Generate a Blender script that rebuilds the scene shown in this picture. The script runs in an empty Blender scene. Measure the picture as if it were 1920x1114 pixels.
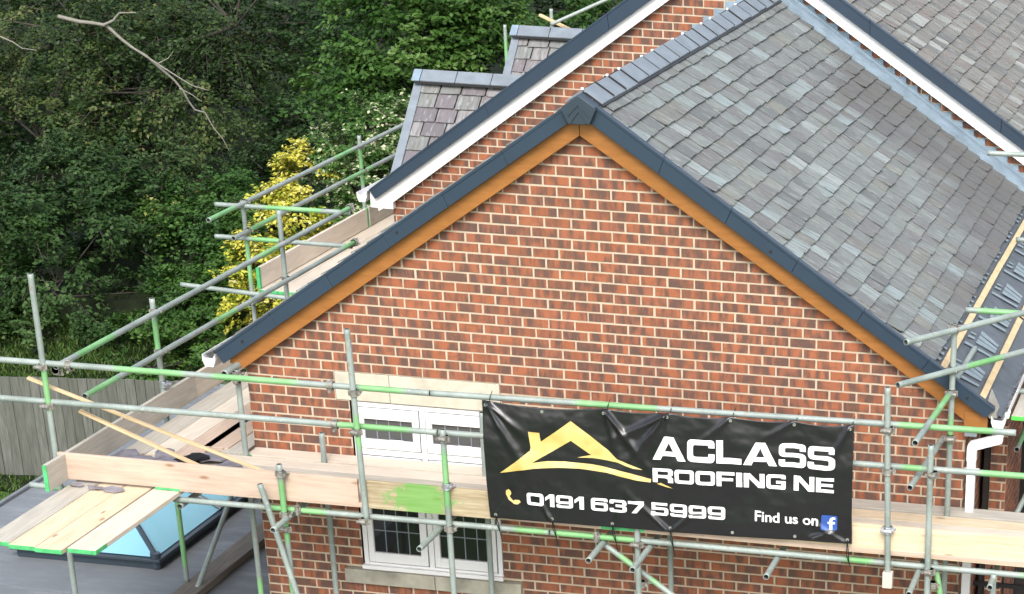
import bpy, bmesh, math, random
import numpy as np
from mathutils import Vector, Matrix
from mathutils import noise as mnoise
random.seed(7); RNG = np.random.default_rng(11)
R = math.radians
SC = bpy.context.scene; COL = SC.collection
# ------------------------------------------------------------------ camera
cam = bpy.data.cameras.new('camera'); co = bpy.data.objects.new('camera', cam); COL.objects.link(co)
cam.sensor_width = 36.0; cam.lens = 4180.2474 / 1920 * 36
cam.shift_x = -725.0592 / 1920; cam.shift_y = 992.8973 / 1920
cam.clip_start = .5; cam.clip_end = 600
yaw, pit, rol = -0.1532, 0.4799, 0.0341
c_, s_ = math.cos, math.sin
fw = Vector((s_(yaw)*c_(pit), c_(yaw)*c_(pit), -s_(pit)))
rr = Vector((c_(yaw), -s_(yaw), 0)); uu = rr.cross(fw)
RR = rr*c_(rol) + uu*s_(rol); UU = uu*c_(rol) - rr*s_(rol)
m = Matrix((RR, UU, -fw)).transposed().to_4x4(); m.translation = Vector((8.4581, -17.4844, 5.4377))
co.matrix_world = m; SC.camera = co
# ------------------------------------------------------------------ light
SUN_EL, SUN_AZ = R(45), R(168)       # azimuth clockwise from +y
w = bpy.data.worlds.new('World'); SC.world = w; w.use_nodes = True
nt = w.node_tree; nt.nodes.clear()
sky = nt.nodes.new('ShaderNodeTexSky'); sky.sky_type = 'NISHITA'; sky.sun_disc = False
sky.sun_elevation = SUN_EL; sky.sun_rotation = SUN_AZ; sky.air_density = 1.0; sky.dust_density = 3.0; sky.ozone_density = 1.0
bg = nt.nodes.new('ShaderNodeBackground'); bg.inputs[1].default_value = .15
wo = nt.nodes.new('ShaderNodeOutputWorld')
hsv = nt.nodes.new('ShaderNodeHueSaturation'); hsv.inputs['Saturation'].default_value = .5      # thin overcast: a paler sky
nt.links.new(sky.outputs[0], hsv.inputs['Color']); nt.links.new(hsv.outputs[0], bg.inputs[0]); nt.links.new(bg.outputs[0], wo.inputs[0])
sl = bpy.data.lights.new('sun', 'SUN'); sl.energy = 1.15; sl.angle = R(26); sl.color = (1, .96, .9)
so = bpy.data.objects.new('sun', sl); COL.objects.link(so)
sd = Vector((math.sin(SUN_AZ)*math.cos(SUN_EL), math.cos(SUN_AZ)*math.cos(SUN_EL), math.sin(SUN_EL)))
so.rotation_euler = sd.to_track_quat('Z', 'Y').to_euler()
SC.view_settings.view_transform = 'Standard'; SC.view_settings.look = 'None'
SC.view_settings.exposure = 1.12; SC.view_settings.gamma = 1
SC.cycles.max_bounces = 6; SC.cycles.diffuse_bounces = 3; SC.cycles.transparent_max_bounces = 8

# ------------------------------------------------------------------ materials
class NT:
    def __init__(s, name):
        s.m = bpy.data.materials.new(name); s.m.use_nodes = True; s.t = s.m.node_tree; s.t.nodes.clear()
        s.b = s.n('ShaderNodeBsdfPrincipled'); o = s.n('ShaderNodeOutputMaterial'); s.t.links.new(s.b.outputs[0], o.inputs[0])
    def n(s, t, **k):
        nd = s.t.nodes.new(t)
        for a, b in k.items(): setattr(nd, a, b)
        return nd
    def l(s, a, b): s.t.links.new(a, b)
    def co(s, kind='Object', scale=(1, 1, 1), rand=False):
        tc = s.n('ShaderNodeTexCoord'); mp = s.n('ShaderNodeMapping'); mp.inputs['Scale'].default_value = scale
        s.l(tc.outputs[kind], mp.inputs[0])
        if rand:
            oi = s.n('ShaderNodeObjectInfo'); mu = s.n('ShaderNodeMath', operation='MULTIPLY'); mu.inputs[1].default_value = 37
            s.l(oi.outputs['Random'], mu.inputs[0]); s.l(mu.outputs[0], mp.inputs['Location'])
        return mp.outputs[0]
    def noise(s, vec, scale=5, detail=4, rough=.55, w=None):
        nz = s.n('ShaderNodeTexNoise'); nz.inputs['Scale'].default_value = scale; nz.inputs['Detail'].default_value = detail; nz.inputs['Roughness'].default_value = rough
        if vec is not None: s.l(vec, nz.inputs['Vector'])
        return nz.outputs[0]
    def ramp(s, f, stops, interp='LINEAR'):
        r = s.n('ShaderNodeValToRGB'); r.color_ramp.interpolation = interp; e = r.color_ramp.elements
        while len(e) < len(stops): e.new(.5)
        for i, (p, c) in enumerate(stops): e[i].position = p; e[i].color = (*c, 1) if len(c) == 3 else c
        s.l(f, r.inputs[0]); return r.outputs[0]
    def mix(s, f, a, b, mode='MIX'):
        x = s.n('ShaderNodeMix', data_type='RGBA', blend_type=mode)
        for sock, v in ((x.inputs[0], f), (x.inputs[6], a), (x.inputs[7], b)):
            if hasattr(v, 'links'): s.l(v, sock)
            elif isinstance(v, (int, float)): sock.default_value = v
            else: sock.default_value = (*v, 1)
        return x.outputs[2]
    def attr(s, n):
        a = s.n('ShaderNodeAttribute'); a.attribute_name = n; return a.outputs['Fac']
    def attv(s, n):
        a = s.n('ShaderNodeAttribute'); a.attribute_name = n; return a.outputs['Vector']
    def math(s, op, a, b=0., clamp=False):
        x = s.n('ShaderNodeMath', operation=op, use_clamp=clamp)
        for i, v in enumerate((a, b)):
            if hasattr(v, 'links'): s.l(v, x.inputs[i])
            else: x.inputs[i].default_value = v
        return x.outputs[0]
    def bump(s, h, st=.3, d=.01):
        b = s.n('ShaderNodeBump'); b.inputs['Strength'].default_value = st; b.inputs['Distance'].default_value = d
        s.l(h, b.inputs['Height']); s.l(b.outputs[0], s.b.inputs['Normal'])
    def fin(s, col, rough=.7, metal=0, spec=None):
        if hasattr(col, 'links'): s.l(col, s.b.inputs['Base Color'])
        else: s.b.inputs['Base Color'].default_value = (*col, 1)
        if hasattr(rough, 'links'): s.l(rough, s.b.inputs['Roughness'])
        else: s.b.inputs['Roughness'].default_value = rough
        s.b.inputs['Metallic'].default_value = metal
        if spec is not None: s.b.inputs['Specular IOR Level'].default_value = spec
        return s.m
def plain(name, col, rough=.6, metal=0, var=.12, scale=6, spec=None):
    t = NT(name); v = t.noise(t.co(rand=True), scale, 5)
    d = t.ramp(v, [(.25, tuple(x*(1-var) for x in col)), (.75, tuple(min(1, x*(1+var)) for x in col))])
    t.bump(v, .08, .004); return t.fin(d, rough, metal, spec)
def brick_mat():
    t = NT('brick'); rnd = t.attr('rnd'); buv = t.attv('buv')
    n1 = t.noise(buv, 1., 2, .5)
    mp = t.n('ShaderNodeMapping'); mp.inputs['Scale'].default_value = (15, 15, 4); t.l(buv, mp.inputs[0])
    band = t.noise(mp.outputs[0], 1., 2.2, .5)
    mp2 = t.n('ShaderNodeMapping'); mp2.inputs['Scale'].default_value = (60, 60, 40); t.l(buv, mp2.inputs[0])
    fine = t.noise(mp2.outputs[0], 1., 3, .6)
    base = t.ramp(rnd, [(0, (.25, .088, .048)), (.35, (.30, .098, .048)), (.7, (.335, .116, .058)), (1, (.27, .10, .062))])
    base = t.mix(t.math('MULTIPLY', fine, .30), base, (.44, .17, .075))
    f = t.math('ADD', band, t.math('MULTIPLY', t.math('SUBTRACT', fine, .5), .16))
    dk = t.ramp(f, [(.40, (0, 0, 0)), (.60, (.88, .88, .88))])
    c = t.mix(dk, base, (.092, .064, .055))
    mp3 = t.n('ShaderNodeMapping'); mp3.inputs['Scale'].default_value = (7, 7, 20); t.l(buv, mp3.inputs[0])
    b3 = t.noise(mp3.outputs[0], 1., 2, .5)
    c = t.mix(t.ramp(b3, [(.54, (0, 0, 0)), (.68, (.55, .55, .55))]), c, (.19, .085, .052))
    drift = t.noise(t.co(), .8, 4); c = t.mix(t.ramp(drift, [(.40, (0, 0, 0)), (.75, (.20, .20, .20))]), c, (.16, .085, .055))
    salt = t.noise(t.co(), 5.5, 5, .7); c = t.mix(t.ramp(salt, [(.66, (0, 0, 0)), (.80, (.22, .22, .22))]), c, (.42, .36, .32))
    t.bump(fine, .5, .005); return t.fin(c, .88, 0, .3)
def mortar_mat():
    t = NT('mortar'); v = t.noise(t.co(), 9, 6); v2 = t.noise(t.co(), 1.1, 3)
    c = t.ramp(v, [(.3, (.41, .335, .245)), (.7, (.54, .455, .345))]); c = t.mix(t.ramp(v2, [(.4, (0, 0, 0)), (.7, (.4, .4, .4))]), c, (.56, .46, .34))
    t.bump(t.noise(t.co(), 60, 4), .4, .003); return t.fin(c, .95, 0, .2)
def slate_mat(name, cols, stain=None):
    t = NT(name); rnd = t.attr('rnd'); suv = t.attv('buv')
    base = t.ramp(rnd, cols)
    mp = t.n('ShaderNodeMapping'); mp.inputs['Scale'].default_value = (4, 26, 1); t.l(suv, mp.inputs[0])
    st = t.noise(mp.outputs[0], 1., 4, .6)
    c = t.mix(t.ramp(st, [(.46, (0, 0, 0)), (.62, (.7, .7, .7))]), base, (.115, .112, .102))
    mpb = t.n('ShaderNodeMapping'); mpb.inputs['Scale'].default_value = (6, 24, 1); t.l(suv, mpb.inputs[0])
    pale = t.noise(mpb.outputs[0], 1., 3, .6)
    c = t.mix(t.ramp(pale, [(.56, (0, 0, 0)), (.66, (.6, .6, .6))]), c, (.29, .32, .31))
    if stain:
        g = t.attv('pos'); big = t.noise(g, .55, 3, .5)
        sx = t.n('ShaderNodeSeparateXYZ'); t.l(g, sx.inputs[0])
        # weathered darker and browner patch low on the slope, away from the verge
        ff = t.math('ADD', big, t.math('MULTIPLY', t.math('SUBTRACT', sx.outputs[0], stain[0]), stain[1]))
        ff = t.math('ADD', ff, t.math('MULTIPLY', t.math('SUBTRACT', sx.outputs[1], stain[2]), stain[3]))
        c = t.mix(t.ramp(ff, [(.50, (0, 0, 0)), (.68, (.68, .68, .68))]), c, (.095, .089, .085))
    t.bump(st, .5, .004)
    return t.fin(c, t.ramp(rnd, [(0, (.5, .5, .5)), (1, (.75, .75, .75))]), 0, .4)
def wood_mat(name, a, b, knots=True, grey=0.0):
    t = NT(name); v = t.co('Object', (1.2, 22, 22), True); g = t.noise(v, 2.2, 6, .65)
    c = t.ramp(g, [(.3, a), (.7, b)])
    blo = t.noise(t.co('Object', (1.5, 5, 5), True), 1.6, 4)
    c = t.mix(t.ramp(blo, [(.45, (0, 0, 0)), (.8, (.5, .5, .5))]), c, tuple(x*.72 for x in a))
    if knots:
        vo = t.n('ShaderNodeTexVoronoi'); vo.inputs['Scale'].default_value = 1.0
        t.l(t.co('Object', (2.3, 6.5, 6.5), True), vo.inputs['Vector'])
        k = t.ramp(vo.outputs['Distance'], [(.05, (.9, .9, .9)), (.13, (0, 0, 0))])
        c = t.mix(k, c, (.26, .15, .085))
    t.bump(g, .25, .004); return t.fin(c, .8, 0, .25)
def tube_mat():
    t = NT('galvanised_steel'); gr = t.attr('green')
    v = t.noise(t.co(rand=True), 3.2, 5); v2 = t.noise(t.co(rand=True), 22, 5, .7)
    c = t.ramp(v, [(.3, (.20, .245, .225)), (.7, (.33, .385, .36))])
    c = t.mix(t.ramp(v2, [(.57, (0, 0, 0)), (.70, (.75, .75, .75))]), c, (.25, .19, .14))
    v3 = t.noise(t.co(rand=True), 38, 4, .7); c = t.mix(t.ramp(v3, [(.60, (0, 0, 0)), (.68, (.7, .7, .7))]), c, (.50, .50, .46))
    f = t.math('ADD', gr, t.math('MULTIPLY', t.math('SUBTRACT', t.noise(t.co(rand=True), 16, 5, .7), .5), .9))
    k = t.ramp(f, [(.45, (0, 0, 0)), (.95, (.72, .72, .72))])
    gc = t.ramp(v, [(.3, (.11, .38, .085)), (.7, (.21, .52, .17))])
    c = t.mix(k, c, gc); t.bump(v2, .15, .003)
    return t.fin(c, .52, .12, .5)
def leaf_mat(name, stops, trans=.25, rough=.55):
    t = NT(name); c = t.ramp(t.attr('rnd'), stops)
    t.l(c, t.b.inputs['Base Color']); t.b.inputs['Roughness'].default_value = rough; t.b.inputs['Specular IOR Level'].default_value = .3
    tr = t.n('ShaderNodeBsdfTranslucent'); t.l(c, tr.inputs[0]); mx = t.n('ShaderNodeMixShader'); mx.inputs[0].default_value = trans
    out = [x for x in t.t.nodes if x.type == 'OUTPUT_MATERIAL'][0]
    t.l(t.b.outputs[0], mx.inputs[1]); t.l(tr.outputs[0], mx.inputs[2]); t.l(mx.outputs[0], out.inputs[0]); return t.m
M = {}
M['brick'] = brick_mat(); M['mortar'] = mortar_mat()
M['slate'] = slate_mat('weathered_slate', [(0, (.105, .113, .110)), (.15, (.155, .168, .158)), (.4, (.195, .213, .200)), (.55, (.18, .197, .193)), (.7, (.145, .145, .145)), (.82, (.19, .195, .17)), (.93, (.235, .285, .290)), (1, (.29, .32, .315))], (4.9, .24, 3.5, .13))
M['slate2'] = slate_mat('brown_grey_slate', [(0, (.10, .095, .085)), (.25, (.15, .142, .125)), (.5, (.205, .195, .17)), (.7, (.165, .14, .125)), (.85, (.22, .225, .205)), (1, (.32, .34, .32))])
M['slate3'] = slate_mat('purple_grey_slate', [(0, (.13, .115, .13)), (.3, (.18, .16, .175)), (.55, (.17, .185, .175)), (.8, (.215, .205, .205)), (1, (.25, .24, .25))])
M['verge'] = plain('anthracite_trim', (.020, .038, .063), .45, 0, .10, 3)
M['ridge'] = plain('grey_ridge', (.175, .205, .235), .5, 0, .18, 7)
M['cap'] = plain('ridge_cap_plastic', (.026, .042, .060), .45, 0, .1, 5)
M['lead'] = plain('lead', (.215, .285, .345), .5, .1, .3, 5)
M['white'] = plain('white_upvc', (.78, .78, .78), .35, 0, .03, 3)
M['stone'] = plain('lintel_stone', (.50, .47, .38), .9, 0, .2, 7)
M['sillstone'] = plain('sill_stone', (.34, .325, .265), .9, 0, .4, 5)
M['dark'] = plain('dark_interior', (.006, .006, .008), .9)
M['black'] = plain('black_plastic_bore_shade', (.015, .015, .017), .5)
M['membrane'] = plain('roof_membrane', (.085, .10, .115), .6, 0, .22, 9)
M['print'] = plain('membrane_print', (.20, .25, .28), .6, 0, .15, 20)
def felt_mat():
    t = NT('flat_roof_felt'); a = t.noise(t.co(), 1.1, 6, .6); b_ = t.noise(t.co('Object', (1, 3.5, 1)), 2.5, 6, .65); g = t.noise(t.co(), 90, 3, .7)
    c = t.ramp(a, [(.3, (.135, .148, .162)), (.7, (.185, .20, .215))]); c = t.mix(t.ramp(b_, [(.52, (0, 0, 0)), (.68, (.35, .35, .35))]), c, (.24, .25, .255))
    c = t.mix(t.ramp(g, [(.55, (0, 0, 0)), (.7, (.25, .25, .25))]), c, (.06, .065, .07)); t.bump(g, .3, .003); return t.fin(c, t.ramp(b_, [(.4, (.75,)*3), (.7, (.4,)*3)]), 0, .4)
M['flat'] = felt_mat()
M['flat2'] = plain('concrete_flag', (.25, .245, .225), .9, 0, .3, 3)
M['tube'] = tube_mat()
M['coup'] = plain('coupler_steel', (.28, .27, .24), .6, .5, .5, 30)
M['couplernew'] = plain('zinc_coupler', (.55, .57, .62), .35, .8, .15, 30)
M['green'] = plain('green_paint', (.075, .42, .15), .6, 0, .35, 14)
M['brightgreen'] = plain('bright_green_paint', (.09, .55, .08), .6, 0, .35, 14)
M['woodnew'] = wood_mat('new_board', (.56, .44, .29), (.70, .59, .43))
M['woodpink'] = wood_mat('pink_board', (.44, .33, .255), (.56, .44, .35))
M['woodgrey'] = wood_mat('grey_board', (.37, .34, .29), (.50, .47, .41))
M['woodpale'] = wood_mat('pale_board', (.54, .47, .38), (.66, .59, .50), False)
def fence_mat():
    t = NT('weathered_fence'); g = t.noise(t.co('Object', (18, 18, 1.6)), 2, 6, .65); r = t.attr('rnd')
    c = t.ramp(g, [(.3, (.085, .092, .078)), (.7, (.185, .19, .17))]); c = t.mix(t.math('MULTIPLY', r, .5), c, (.075, .08, .062)); t.bump(g, .4, .004); return t.fin(c, .9, 0, .2)
M['fence'] = fence_mat()
M['woodnew2'] = wood_mat('bleached_board', (.62, .54, .45), (.74, .67, .58), False)
M['lath'] = wood_mat('lath_wood', (.52, .38, .21), (.68, .53, .33))
M['sole'] = wood_mat('sole_board', (.13, .115, .095), (.24, .215, .18))
M['slab'] = plain('rubble_slate', (.20, .19, .215), .7, 0, .35, 9)
M['metalblack'] = plain('black_iron', (.012, .012, .014), .45)
M['tie'] = plain('cable_tie', (.01, .01, .012), .4)
M['eyelet'] = plain('eyelet_brass', (.62, .62, .60), .3, .8)
M['letter'] = plain('white_vinyl', (.84, .84, .86), .4, 0, .02)
M['fb'] = plain('blue_vinyl', (.035, .095, .36), .4, 0, .1)
M['purlin'] = plain('dark_timber_recess_shade', (.022, .017, .014), .8, 0, .4, 6)
def orange_mat():
    t = NT('golden_oak_trim'); v = t.noise(t.co('Object', (2, 30, 9), True), 3, 6, .65); c = t.ramp(v, [(.3, (.25, .098, .020)), (.7, (.34, .140, .034))])
    return t.fin(c, .42, 0, .5)
M['orange'] = orange_mat()
def gold_mat():
    t = NT('gold_vinyl'); v = t.noise(t.co('Object', (2, 2, 2)), 1.6, 2); c = t.ramp(v, [(.35, (.55, .39, .11)), (.5, (.66, .50, .18)), (.65, (.76, .63, .30))])
    return t.fin(c, .38, 0, .5)
M['gold'] = gold_mat()
def banner_mat():
    t = NT('black_pvc'); v = t.noise(t.co(), 5, 5); t.bump(v, .15, .004)
    return t.fin(t.ramp(v, [(.3, (.008, .008, .010)), (.7, (.011, .011, .013))]), .30, 0, .7)
M['banner'] = banner_mat()
def glass_mat(name, col, rough=.05):
    t = NT(name); return t.fin(col, rough, 0, .6)
M['glass'] = glass_mat('window_glass', (.012, .013, .015)); M['glassU'] = glass_mat('upper_glass_reflection', (.075, .078, .078), .12)  # upper panes use a paler copy with the reflection in its colour
M['skyglass'] = glass_mat('solar_glass', (.22, .47, .58), .05)
M['slframe'] = plain('lantern_frame', (.03, .045, .06), .4, 0, .1)
M['bark'] = plain('bark', (.045, .038, .030), .9, 0, .35, 12)
M['palebark'] = plain('bare_branch', (.20, .19, .16), .85, 0, .2, 12)
def grass_mat(name, a, b, scl):
    t = NT(name); v = t.noise(t.co(), scl, 6, .7); v2 = t.noise(t.co(), .8, 3)
    c = t.ramp(v, [(.3, a), (.7, b)]); c = t.mix(t.ramp(v2, [(.4, (0, 0, 0)), (.7, (.5, .5, .5))]), c, tuple(x*.5 for x in a)); t.bump(v, .6, .05); return t.fin(c, .9, 0, .2)
M['lawn'] = grass_mat('lawn', (.06, .125, .022), (.10, .19, .04), 9)
M['soil'] = grass_mat('woodland_floor', (.008, .012, .005), (.020, .032, .009), 5)
M['paving'] = grass_mat('paving', (.20, .19, .17), (.27, .26, .235), 4)
M['beech'] = leaf_mat('beech_leaf', [(0, (.010, .028, .007)), (.35, (.026, .056, .013)), (.65, (.052, .088, .021)), (.88, (.085, .120, .032)), (1, (.14, .135, .048))])
M['maple'] = leaf_mat('maple_leaf', [(0, (.020, .062, .010)), (.5, (.045, .112, .018)), (.85, (.080, .165, .030)), (1, (.13, .21, .06))])
M['darkleaf'] = leaf_mat('dark_leaf', [(0, (.010, .030, .008)), (.5, (.024, .058, .015)), (.9, (.045, .090, .024)), (1, (.08, .12, .035))])
M['yellowleaf'] = leaf_mat('golden_leaf', [(0, (.05, .12, .012)), (.22, (.13, .24, .025)), (.40, (.44, .44, .04)), (.75, (.62, .57, .09)), (1, (.76, .74, .34))])
M['whiteleaf'] = leaf_mat('cream_edged_leaf', [(0, (.03, .09, .015)), (.5, (.065, .145, .028)), (.76, (.10, .19, .05)), (.80, (.48, .50, .30)), (1, (.62, .62, .44))])
M['hedgeleaf'] = leaf_mat('hedge_leaf', [(0, (.020, .062, .010)), (.6, (.042, .108, .018)), (.95, (.08, .16, .03)), (1, (.34, .33, .10))])
M['ivyleaf'] = leaf_mat('ivy_leaf', [(0, (.010, .032, .007)), (.6, (.028, .068, .014)), (.95, (.055, .11, .026)), (1, (.10, .14, .05))], .2, .6)

# ------------------------------------------------------------------ mesh helpers
WL = {}
def link(name, me, parent=None, kind=None, mats=(), recenter=True):
    o = bpy.data.objects.new(name, me); COL.objects.link(o)
    for mm in mats: me.materials.append(mm)
    loc = Vector((0, 0, 0))
    if recenter and len(me.vertices):
        co_ = np.empty(len(me.vertices)*3, np.float32); me.vertices.foreach_get('co', co_); co_ = co_.reshape(-1, 3)
        c = (co_.min(0) + co_.max(0))/2; me.vertices.foreach_set('co', (co_ - c).ravel()); loc = Vector([float(x) for x in c]); me.update()
    o.location = loc; WL[o.name] = loc.copy()
    if parent:
        o.parent = parent; o.matrix_parent_inverse = Matrix.Translation(-WL[parent.name])
    if kind: o['kind'] = kind
    return o
class MB:
    def __init__(s): s.v = []; s.f = []; s.mi = []; s.fa = {}; s.va = {}
    def face(s, pts, mi=0, **at):
        i = len(s.v); s.v += [tuple(p) for p in pts]; s.f.append(tuple(range(i, i+len(pts)))); s.mi.append(mi)
        for k, x in at.items(): s.fa.setdefault(k, {})[len(s.f)-1] = x
    def box(s, a, b, mi=0):
        x0, y0, z0 = a; x1, y1, z1 = b; i = len(s.v)
        s.v += [(x0,y0,z0),(x1,y0,z0),(x1,y1,z0),(x0,y1,z0),(x0,y0,z1),(x1,y0,z1),(x1,y1,z1),(x0,y1,z1)]
        for q in ((0,3,2,1),(4,5,6,7),(0,1,5,4),(1,2,6,5),(2,3,7,6),(3,0,4,7)): s.f.append(tuple(i+k for k in q)); s.mi.append(mi)
    def prism(s, poly, y0, y1, axis=1, mi=0):
        # poly: list of 2D points in the two other axes (counter clockwise not required)
        n = len(poly); i = len(s.v)
        def P(p, v): 
            return (p[0], v, p[1]) if axis == 1 else ((v, p[0], p[1]) if axis == 0 else (p[0], p[1], v))
        s.v += [P(p, y0) for p in poly] + [P(p, y1) for p in poly]
        s.f.append(tuple(range(i, i+n))); s.f.append(tuple(range(i+2*n-1, i+n-1, -1))); s.mi += [mi, mi]
        for k in range(n): s.f.append((i+k, i+n+k, i+n+(k+1) % n, i+(k+1) % n)); s.mi.append(mi)
    def cyl(s, p0, p1, r0, r1=None, n=10, mi=0, caps=True):
        p0, p1 = Vector(p0), Vector(p1); r1 = r0 if r1 is None else r1
        d = (p1-p0).normalized(); a = d.orthogonal().normalized(); b = d.cross(a); i = len(s.v)
        for p, r in ((p0, r0), (p1, r1)):
            for k in range(n): t = 2*math.pi*k/n; s.v.append(tuple(p + a*math.cos(t)*r + b*math.sin(t)*r))
        for k in range(n): s.f.append((i+k, i+(k+1) % n, i+n+(k+1) % n, i+n+k)); s.mi.append(mi)
        if caps: s.f.append(tuple(range(i+n-1, i-1, -1))); s.f.append(tuple(range(i+n, i+2*n))); s.mi += [mi, mi]
    def build(s, name, mats, parent=None, kind=None, smooth=False, bevel=0):
        me = bpy.data.meshes.new(name); me.from_pydata(s.v, [], s.f); me.update()
        if len(s.f): me.polygons.foreach_set('material_index', s.mi)
        if smooth: me.polygons.foreach_set('use_smooth', [True]*len(s.f))
        bm = bmesh.new(); bm.from_mesh(me)
        if not s.fa and not s.va: bmesh.ops.recalc_face_normals(bm, faces=bm.faces)
        bm.to_mesh(me); bm.free()
        for k, d in s.fa.items():
            a = me.attributes.new(k, 'FLOAT', 'FACE'); arr = np.zeros(len(s.f), np.float32)
            for i, x in d.items(): arr[i] = x
            a.data.foreach_set('value', arr)
        for k, arr in s.va.items():
            arr = np.asarray(arr, np.float32)
            if arr.ndim == 2: a = me.attributes.new(k, 'FLOAT_VECTOR', 'POINT'); a.data.foreach_set('vector', arr.ravel())
            else: a = me.attributes.new(k, 'FLOAT', 'POINT'); a.data.foreach_set('value', arr)
        if not isinstance(mats, (list, tuple)): mats = [mats]
        o = link(name, me, parent, kind, mats)
        if bevel:
            bv = o.modifiers.new('bevel', 'BEVEL'); bv.width = bevel; bv.segments = 2; bv.limit_method = 'ANGLE'
        return o
def tag(o, label=None, cat=None, group=None, kind=None):
    if label: o['label'] = label
    if cat: o['category'] = cat
    if group: o['group'] = group
    if kind: o['kind'] = kind
    return o
def thing(name, label, cat, loc, group=None):
    o = bpy.data.objects.new(name, None); COL.objects.link(o); o.location = loc; WL[o.name] = Vector(loc)
    o.empty_display_size = .2
    return tag(o, label, cat, group)
def clip(poly, a, b):            # keep the side left of a->b
    out = []; n = len(poly)
    def sd(p): return (b[0]-a[0])*(p[1]-a[1]) - (b[1]-a[1])*(p[0]-a[0])
    for i in range(n):
        p, q = poly[i], poly[(i+1) % n]; sp, sq = sd(p), sd(q)
        if sp >= 0: out.append(p)
        if (sp >= 0) != (sq >= 0): t = sp/(sp-sq); out.append((p[0]+(q[0]-p[0])*t, p[1]+(q[1]-p[1])*t))
    return out
def area(p): return abs(sum(p[i][0]*p[(i+1) % len(p)][1]-p[(i+1) % len(p)][0]*p[i][1] for i in range(len(p))))/2

GB = .083; BW = .225
def brick_wall(name, mat3, convex, holes, parent, off=0., mortar_depth=.0015, flip=False):
    """convex: ccw polygon (u, z); holes: (u0,u1,z0,z1); mat3: function (u, d, z)->xyz with d outward"""
    mb = MB(); mv = []; buv = []
    u0 = min(p[0] for p in convex); u1 = max(p[0] for p in convex); z0 = min(p[1] for p in convex); z1 = max(p[1] for p in convex)
    k0 = math.floor(z0/GB); k1 = math.ceil(z1/GB)
    for k in range(k0, k1+1):
        za, zb = k*GB+.006, (k+1)*GB-.006
        sh = off if k % 2 == 0 else off-.5
        i0 = math.floor((u0)/BW-sh)-1; i1 = math.ceil((u1)/BW-sh)+1
        jit = 0
        for i in range(i0, i1+1):
            ua, ub = (i+sh)*BW+.0065+random.uniform(-.0025, .0025), (i+1+sh)*BW-.0065+random.uniform(-.0025, .0025)
            segs = [(ua, ub)]
            for h in holes:
                if zb > h[2]+.01 and za < h[3]-.01:
                    ns = []
                    for a, b in segs:
                        if b <= h[0] or a >= h[1]: ns.append((a, b))
                        else:
                            if a < h[0]-.02: ns.append((a, h[0]))
                            if b > h[1]+.02: ns.append((h[1], b))
                    segs = ns
            for a, b in segs:
                dz = random.uniform(-.0012, .0012)
                poly = [(a, za+dz), (b, za+dz+random.uniform(-.0008, .0008)), (b, zb+dz), (a, zb+dz)]
                n = len(convex)
                for j in range(n):
                    poly = clip(poly, convex[j], convex[(j+1) % n])
                    if len(poly) < 3: break
                if len(poly) < 3 or area(poly) < 2e-4: continue
                cx = sum(p[0] for p in poly)/len(poly); cz = sum(p[1] for p in poly)/len(poly)
                d1 = .0025+random.uniform(-.001, .0015); e = .0035
                inn = [(p[0]-math.copysign(min(e, abs(p[0]-cx)*.5), p[0]-cx), p[1]-math.copysign(min(e, abs(p[1]-cz)*.5), p[1]-cz)) for p in poly]
                b0 = len(mb.v); r = random.random(); ro = (random.random()*80, random.random()*80, random.random()*80)
                for p in inn: mb.v.append(mat3(p[0], d1, p[1])); buv.append((p[0]-cx+ro[0], ro[1], p[1]-cz+ro[2]))
                for p in poly: mb.v.append(mat3(p[0], -mortar_depth-.002, p[1])); buv.append((p[0]-cx+ro[0], ro[1], p[1]-cz+ro[2]))
                n = len(poly); fs = [tuple(range(b0, b0+n))] + [(b0+q, b0+n+q, b0+n+(q+1) % n, b0+(q+1) % n) for q in range(n)]
                for f in fs:
                    mb.f.append(f if not flip else f[::-1]); mb.mi.append(0); mb.fa.setdefault('rnd', {})[len(mb.f)-1] = r
    # mortar backing, built from rows of cells around the holes
    us = sorted({u0, u1} | {h[0] for h in holes} | {h[1] for h in holes}); zs = sorted({z0, z1} | {h[2] for h in holes} | {h[3] for h in holes})
    for a, b in zip(us, us[1:]):
        for c, d in zip(zs, zs[1:]):
            if any(h[0]-1e-6 <= a and b <= h[1]+1e-6 and h[2]-1e-6 <= c and d <= h[3]+1e-6 for h in holes): continue
            poly = [(a, c), (b, c), (b, d), (a, d)]
            for j in range(len(convex)):
                poly = clip(poly, convex[j], convex[(j+1) % len(convex)])
                if len(poly) < 3: break
            if len(poly) < 3: continue
            for p in poly: buv.append((0, 0, 0))
            mb.face([mat3(p[0], -mortar_depth, p[1]) for p in (poly if not flip else poly[::-1])], 1, rnd=0)
    mb.va['buv'] = np.array(buv)
    o = mb.build(name, [M['brick'], M['mortar']], parent); return o

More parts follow.
